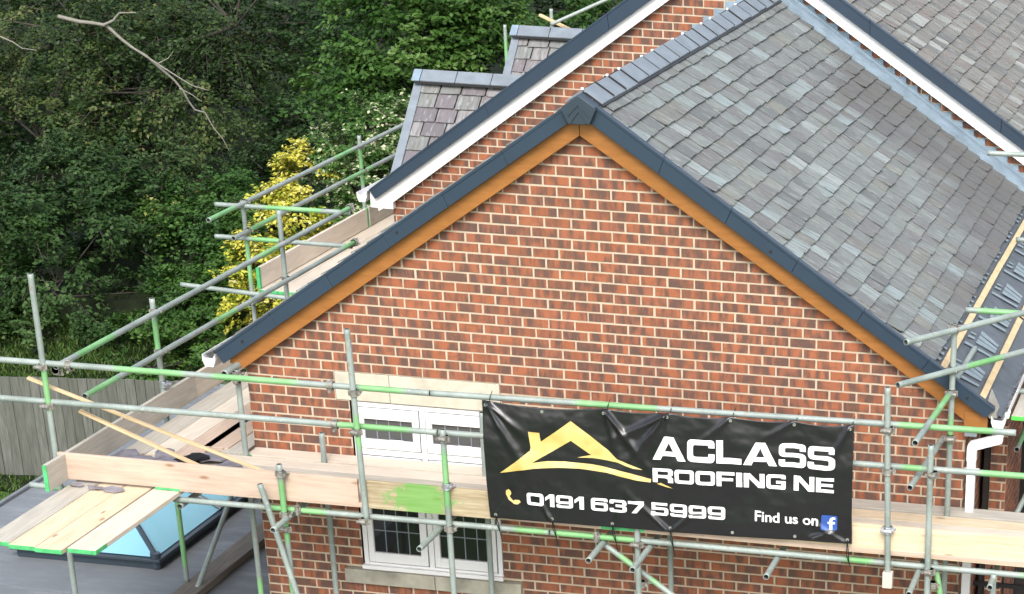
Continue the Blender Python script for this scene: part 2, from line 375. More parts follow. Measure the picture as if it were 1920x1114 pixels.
def slates(name, P, L, H, mat, parent, gauge=.167, wmin=.18, wmax=.30, clipf=None, thick=.009):
    """P(u, v, d): u along eave, v up the slope from the lower edge, d above the plane"""
    mb = MB(); suv = []; pos = []
    rows = int(H/gauge)+1
    for r in range(rows):
        v0 = r*gauge; v1 = min(H, v0+gauge+.02); u = -random.random()*.2
        while u < L:
            wd = random.uniform(wmin, wmax); a, b = max(u, 0)+.009, min(u+wd, L)-.009; u += wd
            if b-a < .03: continue
            if clipf and not clipf((a+b)/2, v0): continue
            j = random.uniform(-.007, .007); t = thick*random.uniform(1.1, 2.6); s = random.uniform(-.006, .006)
            lo = v0+j; q = [(a, lo+s, t+.006), (b, lo-s, t+.006+random.uniform(-.003, .004)), (b, v1, .002), (a, v1, .002)]
            if random.random() < .35:      # a snapped corner
                cc = .02; q = [(a+cc, lo+s, t+.006), (b, lo-s, t+.006), (b, v1, .002), (a, v1, .002), (a, lo+s+cc, t+.005)]
            rd = random.random(); ro = (random.random()*50, random.random()*50)
            i = len(mb.v); n = len(q)
            for (x, y, z) in q: mb.v.append(tuple(P(x, y, z))); suv.append((y+ro[0], x+ro[1], 0)); pos.append(tuple(P(x, y, z)))
            for (x, y, z) in q: mb.v.append(tuple(P(x, y, max(z-.009, -.004)))); suv.append((y+ro[0], x+ro[1], 0)); pos.append(tuple(P(x, y, z)))
            fs = [tuple(range(i, i+n))]+[(i+k, i+n+k, i+n+(k+1) % n, i+(k+1) % n) for k in range(n)]
            for f in fs: mb.f.append(f); mb.mi.append(0); mb.fa.setdefault('rnd', {})[len(mb.f)-1] = rd
    i = len(mb.v)
    for x, y in ((0, 0), (L, 0), (L, H), (0, H)):
        mb.v.append(tuple(P(x, y, -.004))); suv.append((0, 0, 0)); pos.append(tuple(P(x, y, 0)))
    mb.f.append((i, i+1, i+2, i+3)); mb.mi.append(1); mb.fa['rnd'][len(mb.f)-1] = 0
    mb.va['buv'] = np.array(suv); mb.va['pos'] = np.array(pos)
    return mb.build(name, [mat, M['black']], parent)
def slope(p0, du, dv):      # frame for slates
    p0, du, dv = Vector(p0), Vector(du).normalized(), Vector(dv).normalized(); n = du.cross(dv)
    if n.z < 0: n = -n
    return lambda u, v, d: p0 + du*u + dv*v + n*d

# ================================================================== HOUSE
GZ = -5.2
house = thing('brick_house', 'red brick house with grey slate roofs, orange-trimmed front gable and white-trimmed gable behind', 'house', (3.1, 3.5, GZ))
YB = 6.8
# --- front gable wall
WX = 6.2
gab = [(0, GZ), (WX, GZ), (WX, .10), (3.06, 2.22), (0, .12)]
win = (.905, 2.195, -1.757, -.249)
brick_wall('wall', lambda u, d, z: (u, -d, z), gab, [win, (3.5*BW, 10*BW, -3*GB, 0), (3.32*BW, 10.5*BW, -1.895, -1.757)], house)
brick_wall('wall', lambda u, d, z: (-d, u, z), [(0.004, GZ), (YB, GZ), (YB, 0), (0.004, 0)], [], house, .5, flip=True)
brick_wall('wall', lambda u, d, z: (WX+d, u, z), [(0.004, GZ), (YB, GZ), (YB, .05), (0.004, .05)], [], house, .5)
# --- gable wall of the main body behind
BX0, BX1 = -1.31, 6.75
LB = lambda x: .8203+.7158*x; RB = lambda x: 4.5056-.6423*x
brick_wall('wall', lambda u, d, z: (u, YB-d, z), [(BX0, GZ), (BX1, GZ), (BX1, RB(BX1)+.1), (2.7136, 2.90), (BX0, LB(BX0)+.1)], [], house, .3)
brick_wall('wall', lambda u, d, z: (BX0-d, u, z), [(YB+.004, GZ), (16, GZ), (16, -.1), (YB+.004, -.1)], [], house, .3, flip=True)
b = MB(); b.box((BX0+.02, YB+.3, GZ), (BX1, 16, -.1)); b.build('rear_block', M['mortar'], house)
b = MB(); b.box((.25, .25, GZ), (WX-.25, YB, -.3)); b.box((.25, .25, GZ), (.8, .3, -.1)); b.build('unlit_room_box', M['dark'], house)  # black box standing in for the unlit rooms behind the window
# --- barge boards (golden oak) and soffit
b = MB()
b.prism([(.02, -.015), (3.043, 2.082), (3.043, 2.30), (-.10, .16), (-.10, .02)], -.085, -.05); b.build('barge_board', M['orange'], house, bevel=.004)
b = MB(); b.prism([(3.047, 2.082), (5.438, .548), (6.19, .035), (6.19, -.035), (6.385, -.035), (6.385, .19), (3.047, 2.30)], -.085, -.05); b.build('barge_board', M['orange'], house, bevel=.004)
b = MB(); b.box((6.195, -.094, -.034), (6.38, -.086, .11)); b.build('barge_board_end', M['orange'], house, bevel=.002)
b = MB(); b.prism([(-.1, .06), (3.045, 2.17), (3.045, 2.14), (-.1, .03)], -.05, .02); b.prism([(3.045, 2.17), (6.38, .03), (6.38, -.0), (3.045, 2.14)], -.05, .02); b.build('soffit', M['orange'], house)
# --- dry verge of the front gable
def verge(p0, p1, p2, p3, y0, y1, n, mat=None, name='verge_trim', lip=True):
    """top p0->p1, bottom p3->p2; n units with a fine joint"""
    b = MB()
    for i in range(n):
        a, c = i/n+.0003, (i+1)/n-.0003
        L = lambda A, B, t: (A[0]+(B[0]-A[0])*t, A[1]+(B[1]-A[1])*t)
        k = .0 if i % 2 else .003
        b.prism([L(p0, p1, a), L(p0, p1, c), L(p3, p2, c), L(p3, p2, a)], y0+k, y1)
        if lip:
            up = .008; t0, t1 = L(p0, p1, a), L(p0, p1, c)
            b.prism([(t0[0], t0[1]+up), (t1[0], t1[1]+up), (t1[0], t1[1]-.02), (t0[0], t0[1]-.02)], y0-.004, y0+.055)
    return b.build(name, mat or M['verge'], house, bevel=.003)
verge((-.198, .132), (2.945, 2.300), (2.985, 2.19), (-.133, .027), -.15, -.09, 6)
verge((3.205, 2.322), (6.444, .165), (6.372, .085), (3.16, 2.19), -.15, -.09, 6)
for (x, z) in ((.06, .235), (1.5, 1.24), (4.6, 1.30), (6.22, .24)):
    b = MB(); b.cyl((x, -.149, z), (x, -.157, z), .011, n=10); b.build('screw', M['black'], house)
# --- ridge end cap with chevrons
cap = [(3.079, 2.410), (2.945, 2.318), (2.935, 2.29), (2.991, 2.187), (3.162, 2.190), (3.215, 2.30), (3.21, 2.327)]
b = MB(); b.prism(cap, -.20, -.06); cp = b.build('ridge_end_cap', M['cap'], house, bevel=.006)
b = MB()
for dz in (0, -.052):
    w_ = .085 if dz == 0 else .065
    b.prism([(3.079-w_, 2.30+dz-.045), (3.079, 2.348+dz), (3.079+w_, 2.30+dz-.045), (3.079+w_, 2.292+dz-.045), (3.079, 2.335+dz), (3.079-w_, 2.292+dz-.045)], -.209, -.198)
b.cyl((3.0, -.198, 2.255), (3.0, -.206, 2.255), .007); b.cyl((3.158, -.198, 2.255), (3.158, -.206, 2.255), .007)
b.build('chevron', M['cap'], cp, bevel=.002)
# --- front roof slates
pr0 = (3.12, 2.362); pr1 = (5.93, .488)
dv = Vector((pr0[0]-pr1[0], 0, pr0[1]-pr1[1])); H = dv.length
slates('roof', slope((pr1[0], -.10, pr1[1]), (0, 1, 0), dv), YB+.08, H, M['slate'], house)
pl0 = (3.04, 2.362); pl1 = (-.30, .065); dv2 = Vector((pl0[0]-pl1[0], 0, pl0[1]-pl1[1]))
slates('roof', slope((pl1[0], -.10, pl1[1]), (0, 1, 0), dv2), YB+.08, dv2.length, M['slate'], house)
# --- ridge tiles of the front roof
def ridge_tile(x, z, y0, y1, legw, drop, parent=house, axis='y', mat=None, lift=0.):
    b = MB(); t = .016
    sec = [(-legw, -drop), (0, 0), (legw, -drop), (legw-.004, -drop-t), (0, -t*1.3), (-legw+.004, -drop-t)]
    if axis == 'y': b.prism([(x+p[0], z+p[1]+lift) for p in sec], y0, y1)
    else: b.prism([(x+p[0], z+p[1]+lift) for p in sec], y0, y1, axis=0)
    o = b.build('ridge_tile', mat or M['ridge'], parent, bevel=.004); return o
y = -.06
n_rt = 20; st = (YB+.06)/n_rt
for i in range(n_rt):
    o = ridge_tile(3.079+random.uniform(-.003, .003), 2.435, y+.012, y+st-.012, .155, .098, lift=random.uniform(-.007, .007))
    if i % 3 != 1:
        b = MB(); b.box((3.062, y-.008, 2.428), (3.084, y+.008, 2.446)); b.build('clip', M['white'], o, bevel=.003)
    if i:
        b = MB(); b.prism([(3.079+q[0], 2.435+q[1]) for q in [(-.152, -.090), (0, .006), (.152, -.090), (.150, -.105), (0, -.012), (-.150, -.105)]], y-.005, y+.005); b.build('joint', M['black'], o)
    y += st
b = MB(); b.prism([(3.235, 2.30), (3.245, 2.315), (3.10, 2.41), (3.10, 2.39)], -.06, YB); b.build('ridge_seal', M['black'], house)
# --- unfinished eave: membrane, battens, printed marks, gutter
zr = lambda x: pr1[1] + (x-pr1[0])*(pr1[1]-pr0[1])/(pr0[0]-pr1[0])*-1
SL = (pr1[1]-pr0[1])/(pr1[0]-pr0[0])
zr = lambda x: pr1[1]+SL*(x-pr1[0])
b = MB(); nx, ny = 12, 60; x0, x1 = 5.8, 6.50
for j in range(ny+1):
    for i in range(nx+1):
        x = x0+(x1-x0)*i/nx; yy = -.09+(YB+.08)*j/ny
        b.v.append((x, yy, zr(x)-.028+.006*math.sin(yy*9+x*14)+.004*math.sin(yy*23)))
for j in range(ny):
    for i in range(nx): k = j*(nx+1)+i; b.f.append((k, k+1, k+nx+2, k+nx+1)); b.mi.append(0)
mem = b.build('roof_membrane', M['membrane'], house, smooth=True)
n_up = Vector((-SL, 0, 1)).normalized()
def on_roof(x, y, d): return Vector((x, y, zr(x))) + n_up*d
def roof_box(name, xa, xb, ya, yb, d0, d1, mat, parent=house, wob=.0):
    b = MB(); i = 0
    for d in (d0, d1):
        for (x, y) in ((xa, ya), (xb, ya), (xb+wob, yb), (xa+wob, yb)): b.v.append(tuple(on_roof(x, y, d)))
    for q in ((0,3,2,1),(4,5,6,7),(0,1,5,4),(1,2,6,5),(2,3,7,6),(3,0,4,7)): b.f.append(q); b.mi.append(0)
    return b.build(name, mat, parent, bevel=.002)
roof_box('batten', 5.975, 6.02, -.07, 3.6, -.012, .016, M['lath']); roof_box('batten', 5.978, 6.022, 3.61, YB, -.012, .016, M['lath'], wob=.01)
roof_box('batten', 6.305, 6.35, -.07, 2.45, -.012, .016, M['lath']); roof_box('batten', 6.31, 6.355, 2.6, YB, -.012, .016, M['lath'], wob=-.01)
def decal(name, polys, f, mat, parent, sub=.03):
    b = MB()
    for p in polys: b.face([f(*q) for q in p])
    return b.build(name, mat, parent)
for k in range(8):
    yy = -.02+k*.87; g = []
    X = lambda u: 6.045+u*.24
    def Q(u0, v0, u1, v1, u2, v2, u3, v3): g.append([(X(u0), yy+v0*1.75), (X(u1), yy+v1*1.75), (X(u2), yy+v2*1.75), (X(u3), yy+v3*1.75)])
    Q(0, .02, .95, .10, .95, .135, 0, .06)            # long bar
    Q(.30, .14, .95, .19, .95, .235, .30, .215)        # strokes of the bold italic letters
    Q(.30, .225, .95, .24, .95, .285, .30, .29); Q(.30, .30, .95, .30, .95, .345, .30, .365)
    Q(.0, .14, .22, .17, .22, .20, 0, .18); Q(.02, .22, .2, .24, .2, .262, .02, .245)
    X = lambda u: 5.90+u*.06
    Q(0, .05, 1, .07, 1, .11, 0, .09); Q(0, .15, 1, .16, 1, .20, 0, .18); Q(.3, .25, 1, .26, 1, .29, .3, .28)
    decal('printed_lettering', g, lambda x, y: on_roof(x, y, -.011+.008*0), M['print'], mem)
# gutter
def gutter(xc, zc, y0, y1, parent, w=.058, n=10, name='gutter'):
    b = MB(); sec = []
    prof = [(-w, .05), (-w, .0), (-w*.62, -.055), (w*.62, -.055), (w, .0), (w, .052), (w-.006, .052), (w-.006, .003), (w*.56, -.048), (-w*.56, -.048), (-w+.006, .003), (-w+.006, .05)]
    b.prism([(xc+p[0], zc+p[1]) for p in prof], y0, y1)
    b.prism([(xc+p[0], zc+p[1]) for p in [(-w, .05), (-w, 0), (-w*.62, -.055), (w*.62, -.055), (w, 0), (w, .05), (w*.6, .02), (-w*.6, .02)]], y0-.004, y0+.003)
    return b.build(name, M['white'], parent, bevel=.002)
gutter(6.475, .045, -.12, YB, house); gutter(-.262, .045, -.14, YB, house)
b = MB(); b.cyl((6.548, -.08, .10), (6.548, .0, .115), .014); b.box((6.525, -.11, .085), (6.56, -.07, .125)); b.build('gutter_bracket', M['white'], house, bevel=.004)
# debris in the right gutter
b = MB()
for i in range(150):
    yy = random.uniform(-.05, 6.5); x = random.uniform(6.40, 6.50); z = .06+random.uniform(-.01, .03); s = random.uniform(.025, .055)
    a = [Vector((random.uniform(-s, s), random.uniform(-s, s), random.uniform(-.02, .025))) for _ in range(4)]
    cc = Vector((x, yy, z)); n = Vector((random.uniform(-.5, .5), random.uniform(-.5, .5), 1)).normalized(); t1 = n.orthogonal().normalized(); t2 = n.cross(t1)
    r_ = [cc+t1*s*math.cos(q)*random.uniform(.6, 1)+t2*s*math.sin(q)*random.uniform(.5, 1) for q in (0, 1.3, 2.6, 3.9, 5.1)]
    b.face(r_); b.face([p-n*.007 for p in r_[::-1]])
    for q in range(5): b.face([r_[q], r_[q]-n*.007, r_[(q+1) % 5]-n*.007, r_[(q+1) % 5]])
tag(b.build('slate_debris', M['slab']), 'broken slate chips and moss lying along the white gutter at the unfinished eave', 'debris', kind='stuff')
for nm, pts, lb in (('broken_slate', [(6.37, -.05, .17), (6.40, -.06, .30), (6.47, -.07, .16), (6.45, -.075, .10)], 'upright pointed slate shard standing in the end of the white gutter'),
                ('broken_slate', [(6.37, -.11, .12), (6.385, -.11, .165), (6.45, -.12, .14), (6.46, -.115, .085), (6.40, -.11, .075)], 'tan slate shard lying across the open end of the white gutter')):
    b = MB(); b.face(pts); b.face([(p[0]+.004, p[1]+.012, p[2]) for p in pts[::-1]])
    for q in range(len(pts)):
        p, r_ = pts[q], pts[(q+1) % len(pts)]; b.face([p, (p[0]+.004, p[1]+.012, p[2]), (r_[0]+.004, r_[1]+.012, r_[2]), r_])
    tag(b.build(nm, M['flat2'] if 'tan' in lb else M['ridge']), lb, 'slate')
# downpipe
b = MB()
b.box((6.235, -.115, GZ), (6.305, -.045, -.27)); b.box((6.23, -.12, -.30), (6.31, -.04, -.19))
b.prism([(6.232, -.30), (6.232, -.17), (6.25, -.14), (6.47, -.07), (6.52, -.075), (6.515, -.13), (6.30, -.205), (6.305, -.30)], -.112, -.045)
b.box((6.205, -.125, -.405), (6.335, -.03, -.375)); b.box((6.205, -.125, -1.75), (6.335, -.03, -1.72))
b.build('downpipe', M['white'], house, bevel=.006)
b = MB(); b.box((6.20, -.075, -.10), (6.30, -.03, -.06)); b.build('soffit', M['ridge'], house)
# --- window of the front gable
wf = MB(); X0, X1, Z0, Z1 = .915, 2.185, -1.75, -.256; ys, ye = .0, .07
def fr(mb, x0, x1, z0, z1, wd, ya, yb):
    mb.box((x0, ya, z0), (x0+wd, yb, z1)); mb.box((x1-wd, ya, z0), (x1, yb, z1)); mb.box((x0+wd, ya, z0), (x1-wd, yb, z0+wd)); mb.box((x0+wd, ya, z1-wd), (x1-wd, yb, z1))
window = MB(); fr(window, X0, X1, Z0, Z1, .042, .014, .09); window.box((1.515, .014, Z0+.04), (1.563, .09, Z1-.04)); window.box((X0+.04, .016, -.722), (1.515, .09, -.668)); window.box((1.563, .016, -.722), (X1-.04, .09, -.668))
window = window.build('window', M['white'], house, bevel=.003)
b = MB(); b.box((X0-.01, -.03, Z0-.012), (X1+.012, .05, Z0+.022)); b.build('frame_sill', M['white'], window, bevel=.004)
for (x0, x1, z0, z1, gl, rows) in ((.96, 1.512, -.665, -.30, 'glassU', 0), (1.566, 2.14, -.665, -.30, 'glassU', 0), (.96, 1.512, -1.705, -.725, 'glass', 4), (1.566, 2.14, -1.705, -.725, 'glass', 4)):
    b = MB(); wd = .052 if rows else .05
    b2 = z0+(.095 if rows else .085); t2 = z1-(.075 if rows else .10)
    x0 += .005; x1 -= .005; z0 += .005; z1 -= .005
    b.box((x0, .004, z0), (x0+wd, .05, z1)); b.box((x1-wd-.01, .004, z0), (x1, .05, z1)); b.box((x0+wd, .004, z0), (x1-wd-.01, .05, b2)); b.box((x0+wd, .004, t2), (x1-wd-.01, .05, z1))
    sash = b.build('casement', M['white'], window, bevel=.004)
    g = MB(); fr(g, x0-.008, x1+.008, z0-.008, z1+.008, .006, .020, .03); g.build('gasket_gap_shade', M['slframe'], sash)  # dark gasket strips carry the shade of the gap round the sash
    g = MB(); g.box((x0+wd, .028, b2), (x1-wd-.01, .034, t2)); g.build('pane', M[gl], sash)
    g = MB(); gw = (x1-wd-.01)-(x0+wd)
    for k in (1, 2, 3): xx = x0+wd+gw*k/4; g.box((xx-.0045, .022, b2), (xx+.0045, .0275, t2))
    if rows:
        for k in range(1, rows): zz = b2+(t2-b2)*k/rows; g.box((x0+wd, .0215, zz-.0045), (x1-wd-.01, .0265, zz+.0045))
    g.build('lead_lattice', M['ridge'], sash)
    if not rows: g = MB(); xm = x0+.28; g.box((xm, -.002, b2-.012), (xm+.12, .006, b2+.012)); g.build('handle', M['white'], sash, bevel=.003)
b = MB(); b.box((3.5*BW+.004, -.006, -3*GB+.004), (5.65*BW, .09, -.004)); b.box((5.65*BW+.004, -.006, -3*GB+.004), (10*BW-.004, .09, -.004)); b.build('lintel', M['stone'], house, bevel=.004)
b = MB(); b.box((3.32*BW, -.055, -1.893), (7.0*BW, .06, -1.766)); b.box((7.0*BW+.005, -.055, -1.893), (10.5*BW, .06, -1.766)); b.build('sill', M['sillstone'], house, bevel=.006)
TL0, TL1, BL0, BL1 = (-1.52, .045), (2.708, 3.077), (-1.457, -.051), (2.708, 2.878)
TR0, TR1, BR0, BR1 = (2.712, 3.057), (7.0, .3185), (2.712, 2.904), (7.0, .178)
# --- main gable trims (white barge, dark verge)
def tb(x, a): return (x, LB(x)+a)
def ub(x, a): return (x, RB(x)+a)
xa = 2.7136
b = MB(); b.prism([tb(-1.275, 0), (xa, LB(xa)), (xa, LB(xa)+.24), tb(-1.45, .24), tb(-1.45, .02)], YB-.10, YB-.055)
b.prism([(-1.535, -.157), (-1.27, -.163), (-1.27, -.04), (-1.275, .0), (-1.45, .10), (-1.535, .02)], YB-.103, YB-.02); b.build('barge_board', M['white'], house, bevel=.004)
b = MB(); b.prism([(xa+.003, RB(xa)), ub(6.9, 0), ub(6.9, .22), (xa+.003, RB(xa)+.22)], YB-.10, YB-.055); b.build('barge_board', M['white'], house, bevel=.004)
b = MB(); b.prism([tb(-1.30, .05), tb(xa, .05), tb(xa, .02), tb(-1.30, .02)], YB-.055, YB); b.prism([ub(xa, .05), ub(6.9, .05), ub(6.9, .02), ub(xa, .02)], YB-.055, YB); b.build('soffit', M['white'], house)
verge(TL0, TL1, BL1, BL0, YB-.16, YB-.104, 3, name='verge_trim')
verge(TR0, TR1, BR1, BR0, YB-.16, YB-.104, 3, name='verge_trim')
gutter(-1.625, -.045, YB-.12, 16, house)
# main roof slopes
q0 = Vector((2.73, 0, 3.03)); q1 = Vector((7.2, 0, 3.03-.6385*4.47)); dq = q0-q1
slates('roof', slope((q1.x, YB-.12, q1.z), (0, 1, 0), dq), 9.0, dq.length, M['slate2'], house, gauge=.17, wmin=.18, wmax=.28)
q2 = Vector((2.68, 0, 3.04)); q3 = Vector((-1.56, 0, 3.04-.7172*4.24)); dq2 = q2-q3
slates('roof', slope((q3.x, YB-.12, q3.z), (0, 1, 0), dq2), 9.0, dq2.length, M['slate2'], house, gauge=.2, wmin=.2, wmax=.3)
y = YB-.1
for i in range(18): ridge_tile(2.66, q0.z+.05, y+.004, y+.49, .16, .10); y += .5
# step flashing
b = MB(); fl = []
x = 3.13
base = lambda x: zr(x)+.01
# lead lies on the slates as a strip and climbs the wall in steps
n = 60
zl = lambda x: pl0[1]-(pl0[1]-pl1[1])/(pl0[0]-pl1[0])*(pl0[0]-x)
def on_left(x, y, d): return Vector((x, y, zl(x))) + Vector((-(pl0[1]-pl1[1])/(pl0[0]-pl1[0]), 0, 1)).normalized()*d
for (xs0, xs1, fn) in ((3.03, .0, on_left), (3.13, 6.42, on_roof)):
    b = MB()
    for i in range(n):
        xa_, xb_ = xs0+(xs1-xs0)*i/n, xs0+(xs1-xs0)*(i+1)/n
        wv = lambda x: .006*math.sin(x*3.1)+.004*math.sin(x*9)
        for k, (ya, yb, da, db) in enumerate(((YB-.36, YB-.20, .044, .050), (YB-.20, YB-.06, .050, .050), (YB-.06, YB-.012, .050, .075))):
            b.face([fn(xa_, ya+wv(xa_)*(1 if k == 0 else 0), da), fn(xb_, ya+wv(xb_)*(1 if k == 0 else 0), da), fn(xb_, yb, db), fn(xa_, yb, db)])
        b.face([fn(xa_, YB-.36+wv(xa_), .004), fn(xb_, YB-.36+wv(xb_), .004), fn(xb_, YB-.36+wv(xb_), .044), fn(xa_, YB-.36+wv(xa_), .044)])
    lf = b.build('lead_flashing', M['lead'], house, smooth=False)
b = MB(); k = 0
z_ = math.floor((zr(3.3)+.16)/GB)*GB; iv = GB/abs(SL)
while z_ > zr(6.42)+.05:
    xs = pr1[0]+(z_-.065-pr1[1])/SL; xe = xs+iv
    b.prism([(xs, zr(xs)+.05), (xe, zr(xe)+.05), (xe, z_+random.uniform(-.003, .003)), (xs, z_+random.uniform(-.003, .003))], YB-.018-.0015*(k % 2), YB-.004); k += 1; z_ -= GB
b.build('step_flashing', M['lead'], lf, bevel=.002); b = MB()
SLl = (pl0[1]-pl1[1])/(pl0[0]-pl1[0]); iv = GB/SLl; z_ = math.floor((zl(2.85)+.16)/GB)*GB
while z_ > zl(.1)+.05:
    xe = pl0[0]-(pl0[1]-(z_-.13))/SLl; xs = xe-iv
    b.prism([(xs, zl(xs)+.03), (xe, zl(xe)+.03), (xe, z_), (xs, z_+random.uniform(-.003, .003))], YB-.018-.0015*(k % 2), YB-.004); k += 1; z_ -= GB
b.build('step_flashing', M['lead'], lf, bevel=.002)
# --- cross wings (dormer gables) on the left side
for (yr, x1) in ((8.43, .6), (12.0, .6)):
    zt = 1.0 if yr < 9 else 1.03
    y0 = yr-1.05; z0 = zt-.98
    Pf = slope((-1.46, y0, z0), (1, 0, 0), (0, yr-y0, zt-z0)); Hf = math.hypot(yr-y0, zt-z0)
    slates('dormer_roof', Pf, 2.1, Hf, M['slate3'], house, gauge=.20, wmin=.22, wmax=.30)
    Pb = slope((.64, 2*yr-y0, z0), (-1, 0, 0), (0, y0-yr, zt-z0)); slates('dormer_roof', Pb, 2.1, Hf, M['slate3'], house, gauge=.20, wmin=.22, wmax=.30)
    b = MB(); b.prism([(y0-.05, z0-.11), (yr, zt-.10), (yr, zt+.03), (y0-.05, z0+.0)], -1.56, -1.455, axis=0); b.prism([(2*yr-y0+.05, z0-.11), (yr, zt-.10), (yr, zt+.03), (2*yr-y0+.05, z0+.0)], -1.56, -1.455, axis=0); b.build('verge_trim', M['ridge'], house, bevel=.006)
    b = MB(); b.prism([(y0+.05, -.3), (2*yr-y0-.05, -.3), (yr, zt-.1)], -1.45, .3, axis=0); b.build('dormer_gable', M['brick'], house)
    xx = -1.58
    for i in range(6):
        ridge_tile(yr, zt+.085, xx+(.004 if i else 0), xx+(.10 if i == 0 else .43)-.004, .13, .105, axis='x', mat=M['lead'] if i == 0 else None); xx += .10 if i == 0 else .43
    b = MB(); b.box((-1.54, yr-.155, zt-.055), (.6, yr-.125, zt-.03)); b.build('ridge_seal', M['black'], house)
# --- recess right of the gable: dark timber panel, brick pier, dark boxes standing in for its shade
b = MB(); b.box((6.21, 1.3, GZ), (6.42, 1.36, -.2)); b.box((6.215, 1.28, GZ), (6.228, 1.298, -.2)); b.box((6.31, 1.28, GZ), (6.322, 1.298, -.2)); b.build('timber_panel', M['purlin'], house)
brick_wall('wall', lambda u, d, z: (u, 1.0-d, z), [(6.30, GZ), (6.44, GZ), (6.44, -.25), (6.30, -.25)], [], house, .97)
brick_wall('wall', lambda u, d, z: (6.44+d, u, z), [(1.004, GZ), (1.9, GZ), (1.9, -.25), (1.004, -.25)], [], house, .2)
b = MB(); b.box((6.24, 1.02, GZ), (6.42, 1.25, -.3)); b.box((6.44, 2.2, GZ), (9.5, 2.3, -.2)); b.build('recess_shade_box', M['purlin'], house)

# ================================================================== extension with flat roof
FZ = -2.44
ext = thing('flat_roof_extension', 'single-storey extension with grey flat roof left of the brick gable', 'extension', (-2, 1.5, GZ))
b = MB(); b.box((-3.98, -3.0, FZ-.25), (-.015, 6.9, FZ)); fr_ = b.build('flat_roof', M['flat'], ext, bevel=.01)
b = MB(); b.box((-4.03, -3.05, FZ-.22), (-3.985, 6.9, FZ+.03)); b.box((-3.985, -3.05, FZ-.22), (-.02, -3.005, FZ+.03)); b.build('edge_trim', M['flat'], ext, bevel=.008)
b = MB(); b.box((-3.9, -2.9, GZ), (-.03, 6.9, FZ-.25)); b.build('wall', M['brick'], ext)
# seams of the felt
b = MB()
for yy in (-1.8, -.7, .35): b.box((-3.95, yy, FZ), (-.06, yy+.05, FZ+.004))
b.build('felt_seam', M['flat'], ext)
# roof lantern
lx0, lx1, ly0, ly1 = -4.0+.9, -1.66, 1.12, 3.95; zk = FZ+.115
lan = MB(); lan.box((lx0, ly0, FZ), (lx1, ly1, zk-.03)); lan.box((lx0-.05, ly0-.05, zk-.03), (lx1+.05, ly1+.05, zk)); lan = lan.build('roof_lantern', M['slframe'], ext, bevel=.006)
cx = (lx0+lx1)/2; rz = zk+.36; ry0, ry1 = ly0+.72, ly1-.72
A, B_, C_, D_ = Vector((lx0, ly0, zk)), Vector((lx1, ly0, zk)), Vector((lx1, ly1, zk)), Vector((lx0, ly1, zk)); E_, F_ = Vector((cx, ry0, rz)), Vector((cx, ry1, rz))
for q in ((A, B_, E_), (B_, C_, F_, E_), (C_, D_, F_), (D_, A, E_, F_)):
    b = MB(); n = (q[1]-q[0]).cross(q[2]-q[0]).normalized(); c0 = sum(q, Vector())/len(q)
    qq = [p+(c0-p)*.03+n*.004 for p in q]; b.face(qq); b.face([p-n*.02 for p in qq[::-1]]); b.build('pane', M['skyglass'], lan)
b = MB()
for p, q in ((A, E_), (B_, E_), (C_, F_), (D_, F_), (E_, F_), (B_.lerp(C_, .5), E_.lerp(F_, .5)), (A.lerp(D_, .5), E_.lerp(F_, .5))): b.cyl(p+Vector((0, 0, .010)), q+Vector((0, 0, .010)), .026, n=6)
b.build('glazing_bar', M['slframe'], lan)
b = MB(); b.cyl(B_+Vector((-.02, .02, -.10)), B_+Vector((-.02, .02, .045)), .05, n=10); b.build('corner_cap', M['slframe'], lan)

# ================================================================== SCAFFOLD
TR = .0242
NS = {'a': 0}
def tube(name, p0, p1, parent, greens=(), r=TR, bandlen=.04, open_ends=True):
    p0, p1 = Vector(p0), Vector(p1); d = p1-p0; L = d.length; d.normalize(); a = d.orthogonal().normalized(); b_ = d.cross(a)
    n = 14; m_ = max(2, int(L/bandlen)+1); mb = MB(); gr = []
    sag = 0
    def ring(p, rad, g):
        for k in range(n): t = 2*math.pi*k/n; mb.v.append(tuple(p+a*math.cos(t)*rad+b_*math.sin(t)*rad)); gr.append(g)
    def gv(t):
        g = 0
        for (x, y) in greens:
            e = .14/max(L, .3)
            g = max(g, min(1, max(0, min((t-x)/e+.5, (y-t)/e+.5))))
        return g
    dep = min(.15, L/3)
    ring(p0+d*dep, r*.78, 0); ring(p0, r*.78, gv(0))
    for i in range(m_+1): t = i/m_; ring(p0+d*L*t, r, gv(t))
    ring(p1, r*.78, gv(1)); ring(p1-d*dep, r*.78, 0)
    N = m_+5
    for i in range(N-1):
        for k in range(n): mb.f.append((i*n+k, i*n+(k+1) % n, (i+1)*n+(k+1) % n, (i+1)*n+k)); mb.mi.append(1 if i in (0, N-2) else 0)  # bore faces blackened, shade inside the hollow tube put into colour
    mb.f.append(tuple(range(n-1, -1, -1))); mb.mi.append(1); mb.f.append(tuple(range((N-1)*n, N*n))); mb.mi.append(1)
    mb.va['green'] = np.array(gr)
    o = mb.build(name, [M['tube'], M['black']], parent, smooth=True)
    return o
